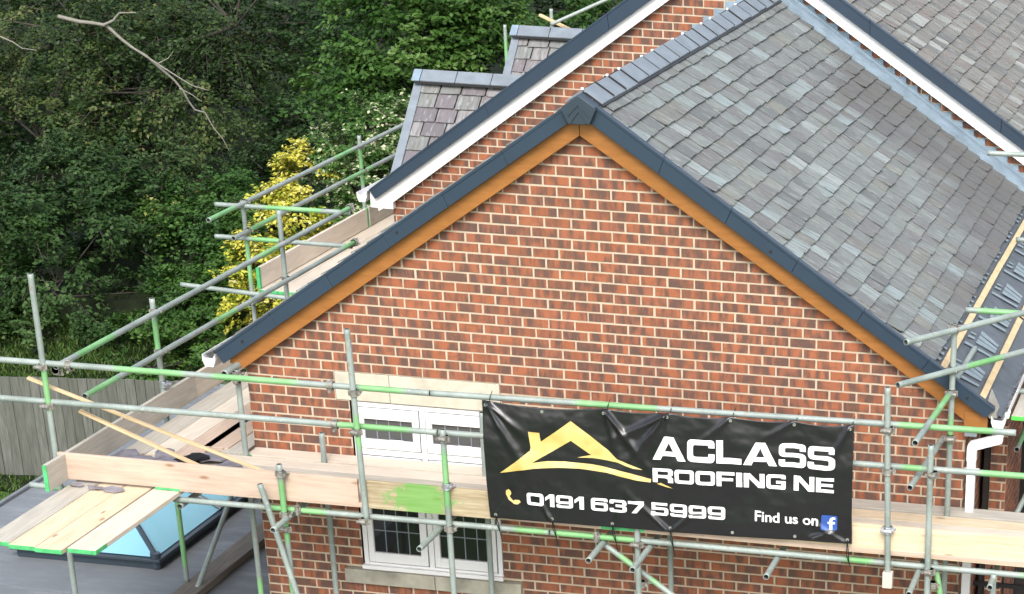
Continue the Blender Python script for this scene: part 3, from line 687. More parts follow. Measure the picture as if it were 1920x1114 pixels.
def coupler(p, d1, d2, parent, new=False, off=.03):
    """double coupler: clamps round tube through p along d1 and the one offset by off*2 along d2"""
    p = Vector(p); d1 = Vector(d1).normalized(); d2 = Vector(d2).normalized(); n = d1.cross(d2).normalized()
    b = MB(); b.cyl(p-d1*.026, p+d1*.026, .033, n=12)
    for s in (-1, 1):
        b.cyl(p+d1*s*.020, p+d1*s*.026, .037, n=12)
    c = p+n*.032; b.cyl(c-d2*.03, c+d2*.03, .018, n=8)
    q = p+d2*.045; b.cyl(q-n*.03, q+n*.035, .008, n=6); b.cyl(q+n*.03, q+n*.045, .014, n=6); b.cyl(q-n*.035, q-n*.025, .013, n=6)
    q = p-d2*.040; b.cyl(q-d1*.022, q+d1*.022, .010, n=6)
    b.box(tuple(p+d2*.034-Vector((.012, .012, .012))), tuple(p+d2*.034+Vector((.012, .012, .012))))
    return b.build('coupler', M['couplernew'] if new else M['coup'], parent, bevel=.002)
X_, Y_, Z_ = (1, 0, 0), (0, 1, 0), (0, 0, 1)
sf = thing('scaffold', 'galvanised tube scaffold along the front gable, with the banner tied to it', 'scaffold', (2.5, -1.1, GZ))
sL = thing('scaffold', 'scaffold lift along the left side of the front gable, above the flat roof', 'scaffold', (-1.12, 2, FZ))
sB = thing('scaffold', 'rear scaffold at the left eave of the white-trimmed gable, beside the yellow shrub', 'scaffold', (-2.3, 8, GZ))
sR = thing('scaffold', 'scaffold at the right eave over the exposed membrane, partly cut off by the frame', 'scaffold', (6.6, 2, GZ))
YF = -1.10
# standards of the front scaffold
s1 = tube('standard', (-1.205, -1.12, .94), (-1.235, -1.12, FZ), sf, [(.22, .34)])
s2 = tube('standard', (1.445, -1.18, .71), (1.475, -1.18, -.855), sf, [(.43, .63)])
s3 = tube('standard', (2.175, -1.18, -.04), (2.195, -1.18, GZ), sf, [(.03, .13)])
s5 = tube('standard', (.775, -1.20, -.44), (.795, -1.20, FZ-.3), sf, [(.05, .30), (.42, .5)])
s5b = tube('brace', (.62, -1.26, -.60), (.96, -1.26, -2.0), sf, [])
s11 = tube('standard', (5.74, -1.18, .585), (5.785, -1.18, -.97), sf, [])
s12 = tube('standard', (6.09, -1.18, .16), (6.145, -1.18, GZ), sf, [])
s14 = tube('standard', (3.74, -1.15, -.55), (3.755, -1.15, GZ), sf, [])
s16 = tube('brace', (3.38, -1.06, -.89), (4.75, -1.06, -1.84), sf, [(.12, .22), (.3, .38)])
s17 = tube('brace', (6.14, -1.09, -.79), (6.40, -1.09, -2.2), sf, [(.05, .30)])
s4 = tube('standard', (2.165, -.24, -.18), (2.165, -.24, GZ), sf, [])
s6 = tube('standard', (.735, -.24, -.475), (.735, -.24, GZ), sf, [])
s7 = tube('standard', (.03, -.24, .015), (.03, -.24, FZ), sf, [(.75, 1)])
s13 = tube('standard', (6.105, -.24, .86), (6.115, -.24, GZ), sf, [(.12, .165), (.29, .315)])
s15 = tube('standard', (3.765, -.24, -.6), (3.755, -.24, GZ), sf, [(.0, .1)])
s13b = tube('standard', (6.62, -1.15, -.85), (6.62, -1.15, GZ), sf, [])
h1 = tube('guard_rail', (-3.3, YF, .205), (2.06, YF, .222), sf, [(.50, .62), (.655, .80), (.885, .965)])
h1b = tube('guard_rail', (2.07, YF, .222), (6.73, YF, .285), sf, [(.25, .40), (.80, .97)])
h2 = tube('guard_rail', (-3.3, YF, -.12), (2.1, YF, -.095), sf, [(.84, .965)])
h2b = tube('guard_rail', (2.11, YF, -.095), (7.6, YF, -.045), sf, [(.68, .72), (.79, 1.0)])
h3 = tube('ledger', (-.22, YF-.02, -.85), (3.0, YF-.02, -.848), sf, [(.25, .42), (.9, 1)])
h3b = tube('ledger', (3.01, YF-.02, -.848), (7.6, YF-.02, -.855), sf, [(.0, .16), (.52, .58), (.83, .93)])
h4 = tube('ledger', (-.05, -.29, -.86), (7.6, -.29, -.86), sf, [])
for x, y0, y1 in ((.80, -1.49, -.08), (2.08, -1.61, -.08), (3.445, -1.53, -.08), (3.835, -1.64, -.08), (4.88, -1.53, -.08), (6.025, -1.62, -.08), (6.615, -1.33, -.08), (-.16, -1.15, -.1)):
    tube('transom', (x, y0, -.90), (x-.01, y1, -.90), sf, [])
tube('transom', (5.955, -1.30, -.155), (6.03, .30, -.155), sf, [])
tube('transom', (6.03, -1.60, .30), (6.10, -.10, .30), sf, [(.35, .85)])
tube('transom', (6.10, -.12, .34), (6.13, .9, .36), sf, [])
tube('transom', (-1.52, -1.07, -.855), (-1.1, -1.10, -.855), sf, [(.35, 1)])
tube('transom', (-.03, -.36, .005), (-.06, 2.5, .01), sf, [], r=.03)
for st_, zz in ((s1, (.205, -.12)), (s2, (.22, -.10, -.85)), (s3, (-.095, -.85)), (s11, (.27, -.06)), (s12, (-.055, -.85)), (s14, (-.85,)), (s5, (-.85, -.97))):
    c0 = WL[st_.name]
    for z in zz: coupler((c0.x, c0.y, z-.02), Z_, (random.choice((-1, 1)), .25, 0), st_)
coupler((2.18, -1.18, -.51), Z_, (1, -.3, 0), s3, True); coupler((5.775, -1.18, -.55), Z_, (1, -.1, 0), s11, True); coupler((5.775, -1.18, -.555), Z_, (-1, -.1, 0), s11, True)
coupler((.78, -1.20, -.52), Z_, (1, 0, 0), s5); coupler((.03, -.26, -.02), Z_, (1, 0, 0), s7); coupler((.05, -.30, -.05), X_, (0, 0, 1), s7)
for z in (.83, .49, .30, -.07): coupler((6.108, -.26, z), Z_, (-1, -.2, 0), s13)
for st_, xx, yy, zz in ((h1, 1.23, YF, .22), (h2, 1.24, YF, -.10), (h1, -1.0, YF, .205)): coupler((xx, yy, zz), X_, (0, 0, -1), st_)
coupler((3.40, YF-.02, -.85), X_, (0, 0, 1), h3b); coupler((.87, YF-.02, -.85), X_, (0, 0, 1), h3); coupler((6.14, -1.12, -1.0), Z_, (1, 0, 0), s12); coupler((3.76, -1.12, -1.22), Z_, (1, 0, 0), s14)
b = MB(); b.box((5.747, -1.215, -1.03), (5.825, -1.145, -.90)); b.build('end_cap', M['woodpale'], s11, bevel=.006)
# left-hand lift
l1 = tube('guard_rail', (-1.12, -1.09, .185), (-1.12, 5.15, .185), sL, [(.05, .16), (.62, .70), (.95, 1)])
l2 = tube('guard_rail', (-1.12, -.71, -.17), (-1.12, 5.2, -.185), sL, [(.0, .10), (.42, .5), (.93, 1)])
l5 = tube('standard', (-1.16, .71, .30), (-1.16, .71, FZ+.08), sL, [(.06, .20), (.60, .95)])
l6 = tube('standard', (-1.16, 3.47, .50), (-1.16, 3.47, FZ+.08), sL, [])
l9 = tube('standard', (-.42, 3.2, -.02), (-.42, 3.2, FZ), sL, [(0, .2)])
l10 = tube('brace', (-1.02, .62, FZ+.06), (-1.02, 2.9, -.85), sL, [])
tube('ledger', (-1.12, -1.1, -.85), (-1.12, 5.3, -.85), sL, [])
for y_ in (-.6, .68, 2.1, 3.4): tube('transom', (-1.3, y_, -.90), (-.05, y_, -.90), sL, [])
for (y_, z_, st_) in ((.71, .185, l5), (.71, -.175, l5), (3.47, .185, l6), (3.47, -.18, l6)): coupler((-1.15, y_, z_), Z_, (.7, .7, 0), st_)
coupler((-1.15, .71, -.47), Z_, (.9, -.4, 0), l5, True); coupler((-1.12, 5.12, .19), Y_, (1, 0, .3), l1); coupler((-1.12, 5.17, -.18), Y_, (1, 0, .3), l2); coupler((-1.14, -1.05, .15), Y_, (1, 0, 0), l1)
# rear lift
l3 = tube('guard_rail', (-2.3, 4.25, .16), (-2.3, 16, .19), sB, [(0, .055), (.28, .33)])
l4 = tube('guard_rail', (-2.3, 4.78, -.14), (-2.3, 16, -.12), sB, [(.03, .10), (.27, .35)])
l7 = tube('standard', (-2.33, 5.15, .18), (-2.33, 5.15, GZ), sB, [(.07, .17)]); l8 = tube('standard', (-2.33, 8.43, .28), (-2.33, 8.43, GZ), sB, [(.02, .11)])
tube('standard', (-2.33, 13.9, .83), (-2.33, 13.9, GZ), sB, [(.03, .14)]); tube('standard', (-1.78, 14.3, 1.02), (-1.78, 14.3, GZ), sB)
tube('guard_rail', (-2.62, 5.1, .13), (-1.10, 5.1, .14), sB, [(.35, .8)]); tube('guard_rail', (-2.66, 5.1, -.21), (-1.12, 5.1, -.215), sB, [(.25, .55)]); tube('transom', (-3.12, 5.1, -.76), (-1.2, 5.1, -.86), sB)
tube('ledger', (-2.3, 5.0, -.90), (-2.3, 16, -.90), sB)
tube('guard_rail', (-1.7, 14.0, .85), (-.6, 14.6, 1.35), sB)
for (y_, z_, st_) in ((5.15, .16, l7), (5.15, -.14, l7), (8.43, .16, l8), (8.43, -.13, l8)): coupler((-2.31, y_, z_), Z_, (.7, .7, 0), st_)
# right lift
tube('guard_rail', (5.80, -.75, .82), (7.4, 1.6, .82), sR, []); tube('guard_rail', (5.76, -.82, .50), (7.3, 1.45, .50), sR, [(.28, .45)])
tube('guard_rail', (6.10, .43, .80), (7.4, .47, .80), sR, [(.06, .5)])
tube('transom', (6.03, 4.46, .30), (7.4, 4.4, .30), sR); tube('transom', (5.65, 4.94, 1.2), (7.3, 5.1, 1.2), sR); tube('transom', (6.09, 3.95, .60), (7.4, 3.9, .60), sR); tube('transom', (6.34, .98, .0), (7.4, .93, 0.), sR)
tube('ledger', (6.545, .77, -.45), (6.56, 5, -.45), sR, [(0.02, .12)]); tube('standard', (6.95, .9, .6), (6.95, .9, GZ), sR); tube('standard', (6.60, 1.6, -.55), (6.72, 1.6, -2.4), sR, [(.3, .8)])
tube('brace', (6.55, 1.0, -1.1), (6.95, 2.2, -.3), sR)

# ================================================================== BOARDS
def board(name, p0, p1, wd, th, mat, label, group, cat='board', ends=(0, 0), endmat='green', vert=False, tilt=0):
    """board from p0 to p1 (centre line of the body), wd across, th thick; vert = stands on edge"""
    p0, p1 = Vector(p0), Vector(p1); d = p1-p0; L = d.length
    b = MB(); w2, t2 = (th/2, wd/2) if vert else (wd/2, th/2)
    cuts = [-L/2] + ([-L/2+ends[0]] if ends[0] else []) + ([L/2-ends[1]] if ends[1] else []) + [L/2]
    rings = []
    for i, x in enumerate(cuts):
        base = len(b.v); wb = random.uniform(-.002, .002)
        b.v += [(x, -w2+wb, -t2), (x, w2+wb, -t2), (x, w2+wb, t2), (x, -w2+wb, t2)]; rings.append(base)
    for i in range(len(rings)-1):
        g = (i == 0 and ends[0]) or (i == len(rings)-2 and ends[1])
        for k in range(4): b.f.append((rings[i]+k, rings[i]+(k+1) % 4, rings[i+1]+(k+1) % 4, rings[i+1]+k)); b.mi.append(1 if g and k != 2 or (g and vert) else 0)
    b.f.append((rings[0]+3, rings[0]+2, rings[0]+1, rings[0])); b.mi.append(1 if ends[0] else 0)
    b.f.append(tuple(rings[-1]+k for k in range(4))); b.mi.append(1 if ends[1] else 0)
    me = bpy.data.meshes.new(name); me.from_pydata(b.v, [], b.f); me.polygons.foreach_set('material_index', b.mi)
    bm = bmesh.new(); bm.from_mesh(me); bmesh.ops.recalc_face_normals(bm, faces=bm.faces); bm.to_mesh(me); bm.free()
    o = bpy.data.objects.new(name, me); COL.objects.link(o); me.materials.append(M[mat]); me.materials.append(M[endmat])
    o.location = (p0+p1)/2; o.rotation_euler = (tilt, -math.asin(d.z/L), math.atan2(d.y, d.x)); WL[o.name] = o.location.copy()
    bv = o.modifiers.new('bevel', 'BEVEL'); bv.width = .004; bv.segments = 2
    return tag(o, label, cat, group)
G1, G2, G3 = 'boards of the front scaffold deck', 'boards of the left-hand scaffold deck', 'boards of the rear scaffold deck'
zt = -.749
rowsY = [(-1.152, -.925), (-.92, -.695), (-.69, -.465), (-.46, -.262), (-.218, -.012)]
nm = ['outermost', 'second from outside', 'middle', 'fourth from outside', 'innermost']
for i, (ya, yb) in enumerate(rowsY):
    yc = (ya+yb)/2; wd = yb-ya; x0 = -.36 if i < 4 else .02
    xj = 3.43 if i == 0 else 2.9
    board('scaffold_board', (x0, yc, zt), (xj, yc, zt+random.uniform(-.003, .003)), wd, .038, ('woodpink', 'woodpale', 'woodgrey', 'woodpale', 'woodpale')[i], '%s pale deck board along the gable, left run under the window' % nm[i], G1, ends=(.22 if i == 0 else .05, 0))
    board('scaffold_board', (xj+.01, yc, zt), (7.6, yc, zt), wd, .038, ('woodpink', 'woodgrey', 'woodpale', 'woodnew', 'woodgrey')[i], '%s deck board along the gable, right run beneath the banner' % nm[i], G1, ends=(.03 if i else .36, 0))
cols = [(-1.085, -.862, 'woodgrey', 'grey weathered'), (-.855, -.632, 'woodnew', 'cream'), (-.628, -.405, 'woodnew', 'yellow-stained'), (-.385, -.15, 'woodpale', 'palest')]
for i, (xa_, xb_, mt, cl) in enumerate(cols):
    board('scaffold_board', ((xa_+xb_)/2, (-2.56, -2.60, -2.62, -2.57)[i], -.79), ((xa_+xb_)/2, -.30, -.79), xb_-xa_, .038, mt, '%s board end sticking out over the flat roof, %s from the left' % (cl, ('first', 'second', 'third', 'last')[i]), G2, ends=(.012 if i < 3 else .18, 0))
    board('scaffold_board', ((xa_+xb_)/2-(0 if i < 3 else .10), -.29+(.3 if i == 3 else 0), -.79), ((xa_+xb_)/2-(0 if i < 3 else .10), 4.95, -.79), xb_-xa_, .038, ('woodgrey', 'woodpale', 'woodpink', 'woodpink')[i], 'deck board running back beside the gable wall, %s from the left toe board' % ('first', 'second', 'third', 'fourth')[i], G2)
board('scaffold_board', (-.19, -.05, -.80), (-.17, 4.9, -.80), .20, .038, 'woodgrey', 'grey deck board lying against the left side of the brick gable past the gap', G2)
for i in range(4):
    xc = -2.17+i*.225
    board('scaffold_board', (xc, 5.2, -.80), (xc, 9.1, -.80), .22, .038, ('woodpale', 'woodpale', 'woodpink', 'woodpale')[i], 'rear deck board beside the yellow shrub, %s from its toe board' % ('first', 'second', 'third', 'fourth')[i], G3, ends=(.02, 0))
    board('scaffold_board', (xc, 9.12, -.80), (xc, 13, -.80), .22, .038, 'woodgrey', 'far rear deck board beyond the white gutter, %s from its toe board' % ('first', 'second', 'third', 'fourth')[i], G3)
T = 'toe boards of the scaffold'
board('toe_board', (-1.19, -1.135, -.634), (1.41, -1.135, -.640), .222, .036, 'woodpink', 'long pink-brown toe board left of the window, standing on the deck edge', T, vert=True, ends=(.0, 0))
tb2 = board('toe_board', (1.48, -1.134, -.650), (2.95, -1.134, -.650), .232, .038, 'woodgrey', 'weathered ochre toe board sprayed bright green, left of the banner', T, vert=True)
def ochre():
    m_ = wood_mat('ochre_board', (.25, .19, .11), (.50, .43, .29)); n_ = m_.node_tree.nodes; l_ = m_.node_tree.links
    bs = [q for q in n_ if q.type == 'BSDF_PRINCIPLED'][0]; src = bs.inputs['Base Color'].links[0].from_socket
    tc = n_.new('ShaderNodeTexCoord'); sp = n_.new('ShaderNodeSeparateXYZ'); l_.new(tc.outputs['Object'], sp.inputs[0])
    nz = n_.new('ShaderNodeTexNoise'); nz.inputs['Scale'].default_value = 16; nz.inputs['Detail'].default_value = 5; nz.inputs['Roughness'].default_value = .8; l_.new(tc.outputs['Object'], nz.inputs['Vector'])
    def mt(op, a_, b_, cl=False):
        q = n_.new('ShaderNodeMath'); q.operation = op; q.use_clamp = cl
        for i, v_ in enumerate((a_, b_)):
            if hasattr(v_, 'links'): l_.new(v_, q.inputs[i])
            else: q.inputs[i].default_value = v_
        return q.outputs[0]
    dx = mt('ABSOLUTE', mt('ADD', sp.outputs[0], .28), 0); dz = mt('ABSOLUTE', mt('ADD', sp.outputs[2], .01), 0)
    f_ = mt('SUBTRACT', mt('ADD', nz.outputs[0], .42), mt('ADD', mt('MULTIPLY', dx, 1.6), mt('MULTIPLY', dz, 1.8)))
    rp_ = n_.new('ShaderNodeValToRGB'); rp_.color_ramp.elements[0].position = .40; rp_.color_ramp.elements[1].position = .56; rp_.color_ramp.elements[1].color = (.72, .72, .72, 1); l_.new(f_, rp_.inputs[0])
    mx = n_.new('ShaderNodeMix'); mx.data_type = 'RGBA'; l_.new(rp_.outputs[0], mx.inputs[0]); l_.new(src, mx.inputs[6]); mx.inputs[7].default_value = (.10, .34, .06, 1); l_.new(mx.outputs[2], bs.inputs['Base Color']); return m_
tb2.data.materials[0] = ochre()
board('toe_board', (2.96, -1.132, -.650), (7.6, -1.132, -.658), .24, .036, 'woodnew', 'new yellow pine toe board right of the banner', T, vert=True)
board('toe_board', (-1.135, -1.47, -.640), (-1.135, 1.25, -.640), .222, .036, 'woodgrey', 'greenish weathered toe board at the left corner with a green painted end', T, vert=True, ends=(.012, 0))
board('toe_board', (-1.138, 1.26, -.645), (-1.138, 4.95, -.645), .222, .036, 'woodpale', 'brown toe board running back to the white gutter end', T, vert=True)
board('toe_board', (-2.27, 5.2, -.66), (-2.27, 8.35, -.66), .225, .036, 'woodnew2', 'pale toe board on the rear deck in front of the yellow shrub', T, vert=True, ends=(.05, .05))
board('toe_board', (-2.265, 8.37, -.66), (-2.265, 12.5, -.66), .225, .036, 'woodgrey', 'short-looking toe board behind the white gutter of the rear gable', T, vert=True)
board('scaffold_board', (6.63, .32, -.04), (6.65, 5.2, -.04), .20, .038, 'woodgrey', 'grey board with green painted end by the right-hand gutter', 'boards of the right-hand scaffold', ends=(.06, 0), endmat='brightgreen')
board('sole_board', (-1.06, .35, FZ+.045), (-1.06, 4.8, FZ+.045), .22, .07, 'sole', 'old dark timber sole board lying on the flat roof under the scaffold feet', None)
# loose laths
board('timber_lath', (-1.42, -1.03, .055), (.62, -.80, -.715), .038, .022, 'lath', 'upper loose batten leaning from the corner rail down onto the deck', 'loose roofing battens', 'batten')
board('timber_lath', (-1.02, -1.0, -.20), (.13, -.88, -.715), .045, .022, 'lath', 'lower loose batten crossing the deck below the other one', 'loose roofing battens', 'batten')
board('timber_lath', (-1.95, 14.3, .93), (-1.2, 14.2, .66), .07, .03, 'lath', 'short offcut of batten sticking up behind the far dormer ridge', 'loose roofing battens', 'batten')
# loose slates on the deck
lab = ['pale blue-grey', 'lilac', 'dark purple', 'brown-black', 'thin grey', 'broad grey', 'small', 'cracked', 'curved', 'torn']
plc = ['against the left toe board', 'beside the left toe board', 'left of the battens', 'below the upper batten', 'under the lower batten', 'near the middle of the long toe board', 'by the green board end', 'right of the heap', 'on top of the heap', 'at the back of the heap']
for i, (x, y, z, s, rz_) in enumerate([(-.98, -.42, -.755, .15, .3), (-.80, -.55, -.745, .16, 1.1), (-.60, -.42, -.755, .13, .1), (-.36, -.55, -.71, .15, .8), (-.15, -.50, -.70, .14, .4), (-.48, -.62, -.735, .17, .2), (-.28, -.40, -.725, .12, 2), (.05, -.62, -.71, .14, .2), (-.22, -.58, -.665, .11, 1.7), (-.70, -.28, -.755, .10, .5)]):
    b = MB(); n = 7; top = []
    for k in range(n):
        t = 2*math.pi*k/n+rz_; top.append(Vector((x+math.cos(t)*s*random.uniform(.65, 1.05), y+math.sin(t)*s*random.uniform(.5, .85), z+random.uniform(-.006, .03))))
    ct = Vector((x, y, z+.03+random.uniform(0, .02)))
    for k in range(n):
        a, c = top[k], top[(k+1) % n]; b.face([ct, a, c]); b.face([a, a-Vector((0, 0, .014)), c-Vector((0, 0, .014)), c]); b.face([ct-Vector((0, 0, .014)), c-Vector((0, 0, .014)), a-Vector((0, 0, .014))])
    tag(b.build('loose_slate', M['dark'] if i in (3, 8) else M['slab']), '%s offcut of slate on the deck, %s' % (lab[i], plc[i]), 'slate', 'slate offcuts on the deck corner')
for i, (x, y, s) in enumerate([(-.82, -1.27, .09), (-.66, -1.28, .11), (-1.0, -1.24, .07)]):
    b = MB(); top = [Vector((x+math.cos(t)*s*random.uniform(.7, 1), y+math.sin(t)*s*.5, -.752+random.uniform(-.008, .02))) for t in (0, 1, 2, 3, 4, 5.2)]
    b.face(top); b.face([p-Vector((0, 0, .012)) for p in top[::-1]])
    for k in range(6): b.face([top[k], top[k]-Vector((0, 0, .012)), top[(k+1) % 6]-Vector((0, 0, .012)), top[(k+1) % 6]])
    tag(b.build('loose_slate', M['slab']), ['grey slate piece poking out below the long toe board, middle of three', 'curled slate piece poking out below the long toe board, rightmost of three', 'small slate piece poking out below the long toe board, leftmost of three'][i], 'slate', 'slate offcuts on the deck corner')

# ================================================================== BANNER
bx = lambda u: 2.525+2.97*u
def bz(u, v): return (.235+.04*u)*(1-v)+(-.735+.045*u)*v
eyes_t = [.012, .165, .335, .505, .673, .842, .99]; eyes_b = [.018, .177, .345, .505, .676, .846, .988]
tied_t = [0, 2, 3, 4, 5, 6]; tied_b = [0, 1, 2, 3, 6]
def folds(u, v):
    X = u*3.0; Z = v*.97; d = 0
    # folds radiate from the tied eyelets
    rad = [(0.03, 0, 60, .42, 1.0), (.01*3, 0, 38, .35, .6), (1.0, 0, 52, .40, .9), (1.0, 0, 75, .3, .6), (1.515, 0, 128, .42, .95), (1.515, 0, 152, .5, .8), (1.515, 0, 108, .3, .5), (2.02, 0, 140, .3, .35), (2.97, 0, 118, .42, .7),
           (.53, .97, -118, .22, .5), (1.03, .97, -60, .2, .3), (1.515, .97, -140, .35, .8), (1.515, .97, -42, .3, .7), (2.53, 0, 150, .28, .4), (2.96, .97, -150, .35, .5), (.03, .97, -50, .3, .3), (2.65, .95, -20, .2, .9)]
    for (x, z, a, l, s) in rad:
        a = R(a); dx, dz = X-x, Z-z; al = dx*math.cos(a)+dz*math.sin(a); pe = -dx*math.sin(a)+dz*math.cos(a)
        if al > 0:
            wd = .012+.060*al; d += s*.040*math.exp(-(pe/wd)**2)*math.exp(-(al/l)**2)*min(1, al/.03)
    # slack between ties along the top edge
    d += .012*math.sin(X*4.3+Z*2)*math.sin(Z*3.3+.5)
    nv_ = mnoise.noise(Vector((X*3.1, Z*4.3, 2.2)))*.012+mnoise.noise(Vector((X*9, Z*13, 7.)))*.0038+mnoise.noise(Vector((X*26, Z*22, 1.)))*.0012
    d += nv_
    return d
def sag(u):      # scalloped top edge
    s = 0
    for i in range(len(tied_t)-1):
        a, b_ = eyes_t[tied_t[i]], eyes_t[tied_t[i+1]]
        if a <= u <= b_: t = (u-a)/(b_-a); s = 4*t*(1-t)*(.022 if i else .035)
    return s
def bpos(u, v, off=0):
    z = bz(u, v)-sag(u)*(1-v)**3*.9 - .018*math.sin(math.pi*u)*v*.3
    bot = .03*math.sin(u*9)*max(0, v-.9)
    return (bx(u)+.012*v*(1-u), -1.205-folds(u, v)-off-.02*math.sin(v*math.pi), z+bot)
ban = thing('banner', 'black roofing banner with gold house logo tied to the scaffold rails', 'banner', (4, -1.2, -.73))
b = MB(); nu, nv = 300, 100
b.v = [bpos(i/nu, j/nv) for j in range(nv+1) for i in range(nu+1)]
for j in range(nv):
    for i in range(nu): k = j*(nu+1)+i; b.f.append((k, k+1, k+nu+2, k+nu+1)); b.mi.append(0)
sheet = b.build('sheet', M['banner'], ban, smooth=True)
sd_ = sheet.modifiers.new('t', 'SOLIDIFY'); sd_.thickness = .001; sd_.offset = 0
b = MB()
for i, u in enumerate(eyes_t):
    p = Vector(bpos(u, .03, .003)); b.cyl(p, p+Vector((0, -.003, 0)), .013, n=12)
for i, u in enumerate(eyes_b):
    p = Vector(bpos(u, .965, .003)); b.cyl(p, p+Vector((0, -.003, 0)), .013, n=12)
b.build('eyelet', M['eyelet'], ban)
for i in tied_t:
    p = Vector(bpos(eyes_t[i], .03, .008)); b = MB(); q = Vector((p.x+.004, YF, .215+.010*(p.x-2)))
    pts = [p, Vector((p.x+.004, YF-.052, q.z-.02)), Vector((p.x+.006, YF-.036, q.z+.022)), Vector((p.x+.006, YF, q.z+.034)), Vector((p.x+.006, YF+.03, q.z))]
    for a, c in zip(pts, pts[1:]): b.cyl(a, c, .0032, n=6)
    b.cyl(pts[3], pts[3]+Vector((.012, -.01, .03)), .003, n=6); b.build('cable_tie', M['tie'], ban)
for i in tied_b:
    p = Vector(bpos(eyes_b[i], .965, .008)); b = MB()
    pts = [p, Vector((p.x+.006, YF-.075, -.80)), Vector((p.x+.008, YF-.055, -.875)), Vector((p.x+.02, YF-.05, -.95+.05*(i == 6)))]
    for a, c in zip(pts, pts[1:]): b.cyl(a, c, .0042, n=6)
    pts = [p, Vector((p.x-.012, YF-.075, -.79)), Vector((p.x+.008, YF-.055, -.87))]
    for a, c in zip(pts, pts[1:]): b.cyl(a, c, .0036, n=6)
    b.build('cable_tie', M['tie'], ban)
# --- lettering: outlines filled as 2D curves, then laid on the folded sheet
def rnd_poly(pts, r, seg=5):
    out = []; n = len(pts)
    for i in range(n):
        p = pts[i]; rr_ = p[2] if len(p) > 2 else r
        P, A_, B2 = Vector(p[:2]), Vector(pts[i-1][:2]), Vector(pts[(i+1) % n][:2])
        if rr_ <= 0: out.append(tuple(P)); continue
        d1, d2 = A_-P, B2-P; q = min(rr_, d1.length*.49, d2.length*.49); a, c = P+d1.normalized()*q, P+d2.normalized()*q
        for k in range(seg+1):
            t = k/seg; out.append(tuple(a*(1-t)**2+P*2*t*(1-t)+c*t*t))
    return out
def filled(contours):
    cu = bpy.data.curves.new('c', 'CURVE'); cu.dimensions = '2D'; cu.fill_mode = 'FRONT'
    for ct in contours:
        sp = cu.splines.new('POLY'); sp.points.add(len(ct)-1); sp.use_cyclic_u = True
        for i, p in enumerate(ct): sp.points[i].co = (p[0], p[1], 0, 1)
    o = bpy.data.objects.new('c', cu); COL.objects.link(o); dg = bpy.context.evaluated_depsgraph_get(); dg.update()
    me = bpy.data.meshes.new_from_object(o.evaluated_get(dg)); bpy.data.objects.remove(o); return me
def inv_b(x, z):
    u = (x-2.525)/2.97; 
    for _ in range(3): v = (bz(u, 0)-z)/(bz(u, 0)-bz(u, 1)); u = (x-.012*v*(1-u)-2.525)/2.97
    return u, v
def lay(me, name, mat, parent, off=.008, maxe=.013):
    bm = bmesh.new(); bm.from_mesh(me); bmesh.ops.triangulate(bm, faces=bm.faces)
    for _ in range(7):
        es = [e for e in bm.edges if e.calc_length() > maxe]
        if not es: break
        bmesh.ops.subdivide_edges(bm, edges=es, cuts=1); bmesh.ops.triangulate(bm, faces=bm.faces)
    for v in bm.verts:
        u, vv = inv_b(v.co.x, v.co.y); v.co = Vector(bpos(u, vv, off))
    bmesh.ops.recalc_face_normals(bm, faces=bm.faces); bm.to_mesh(me); bm.free(); me.materials.clear()
    return link(name, me, parent, mats=[mat])
S = .25   # stroke as a share of letter width 1 x height 1 box; per glyph boxes are scaled
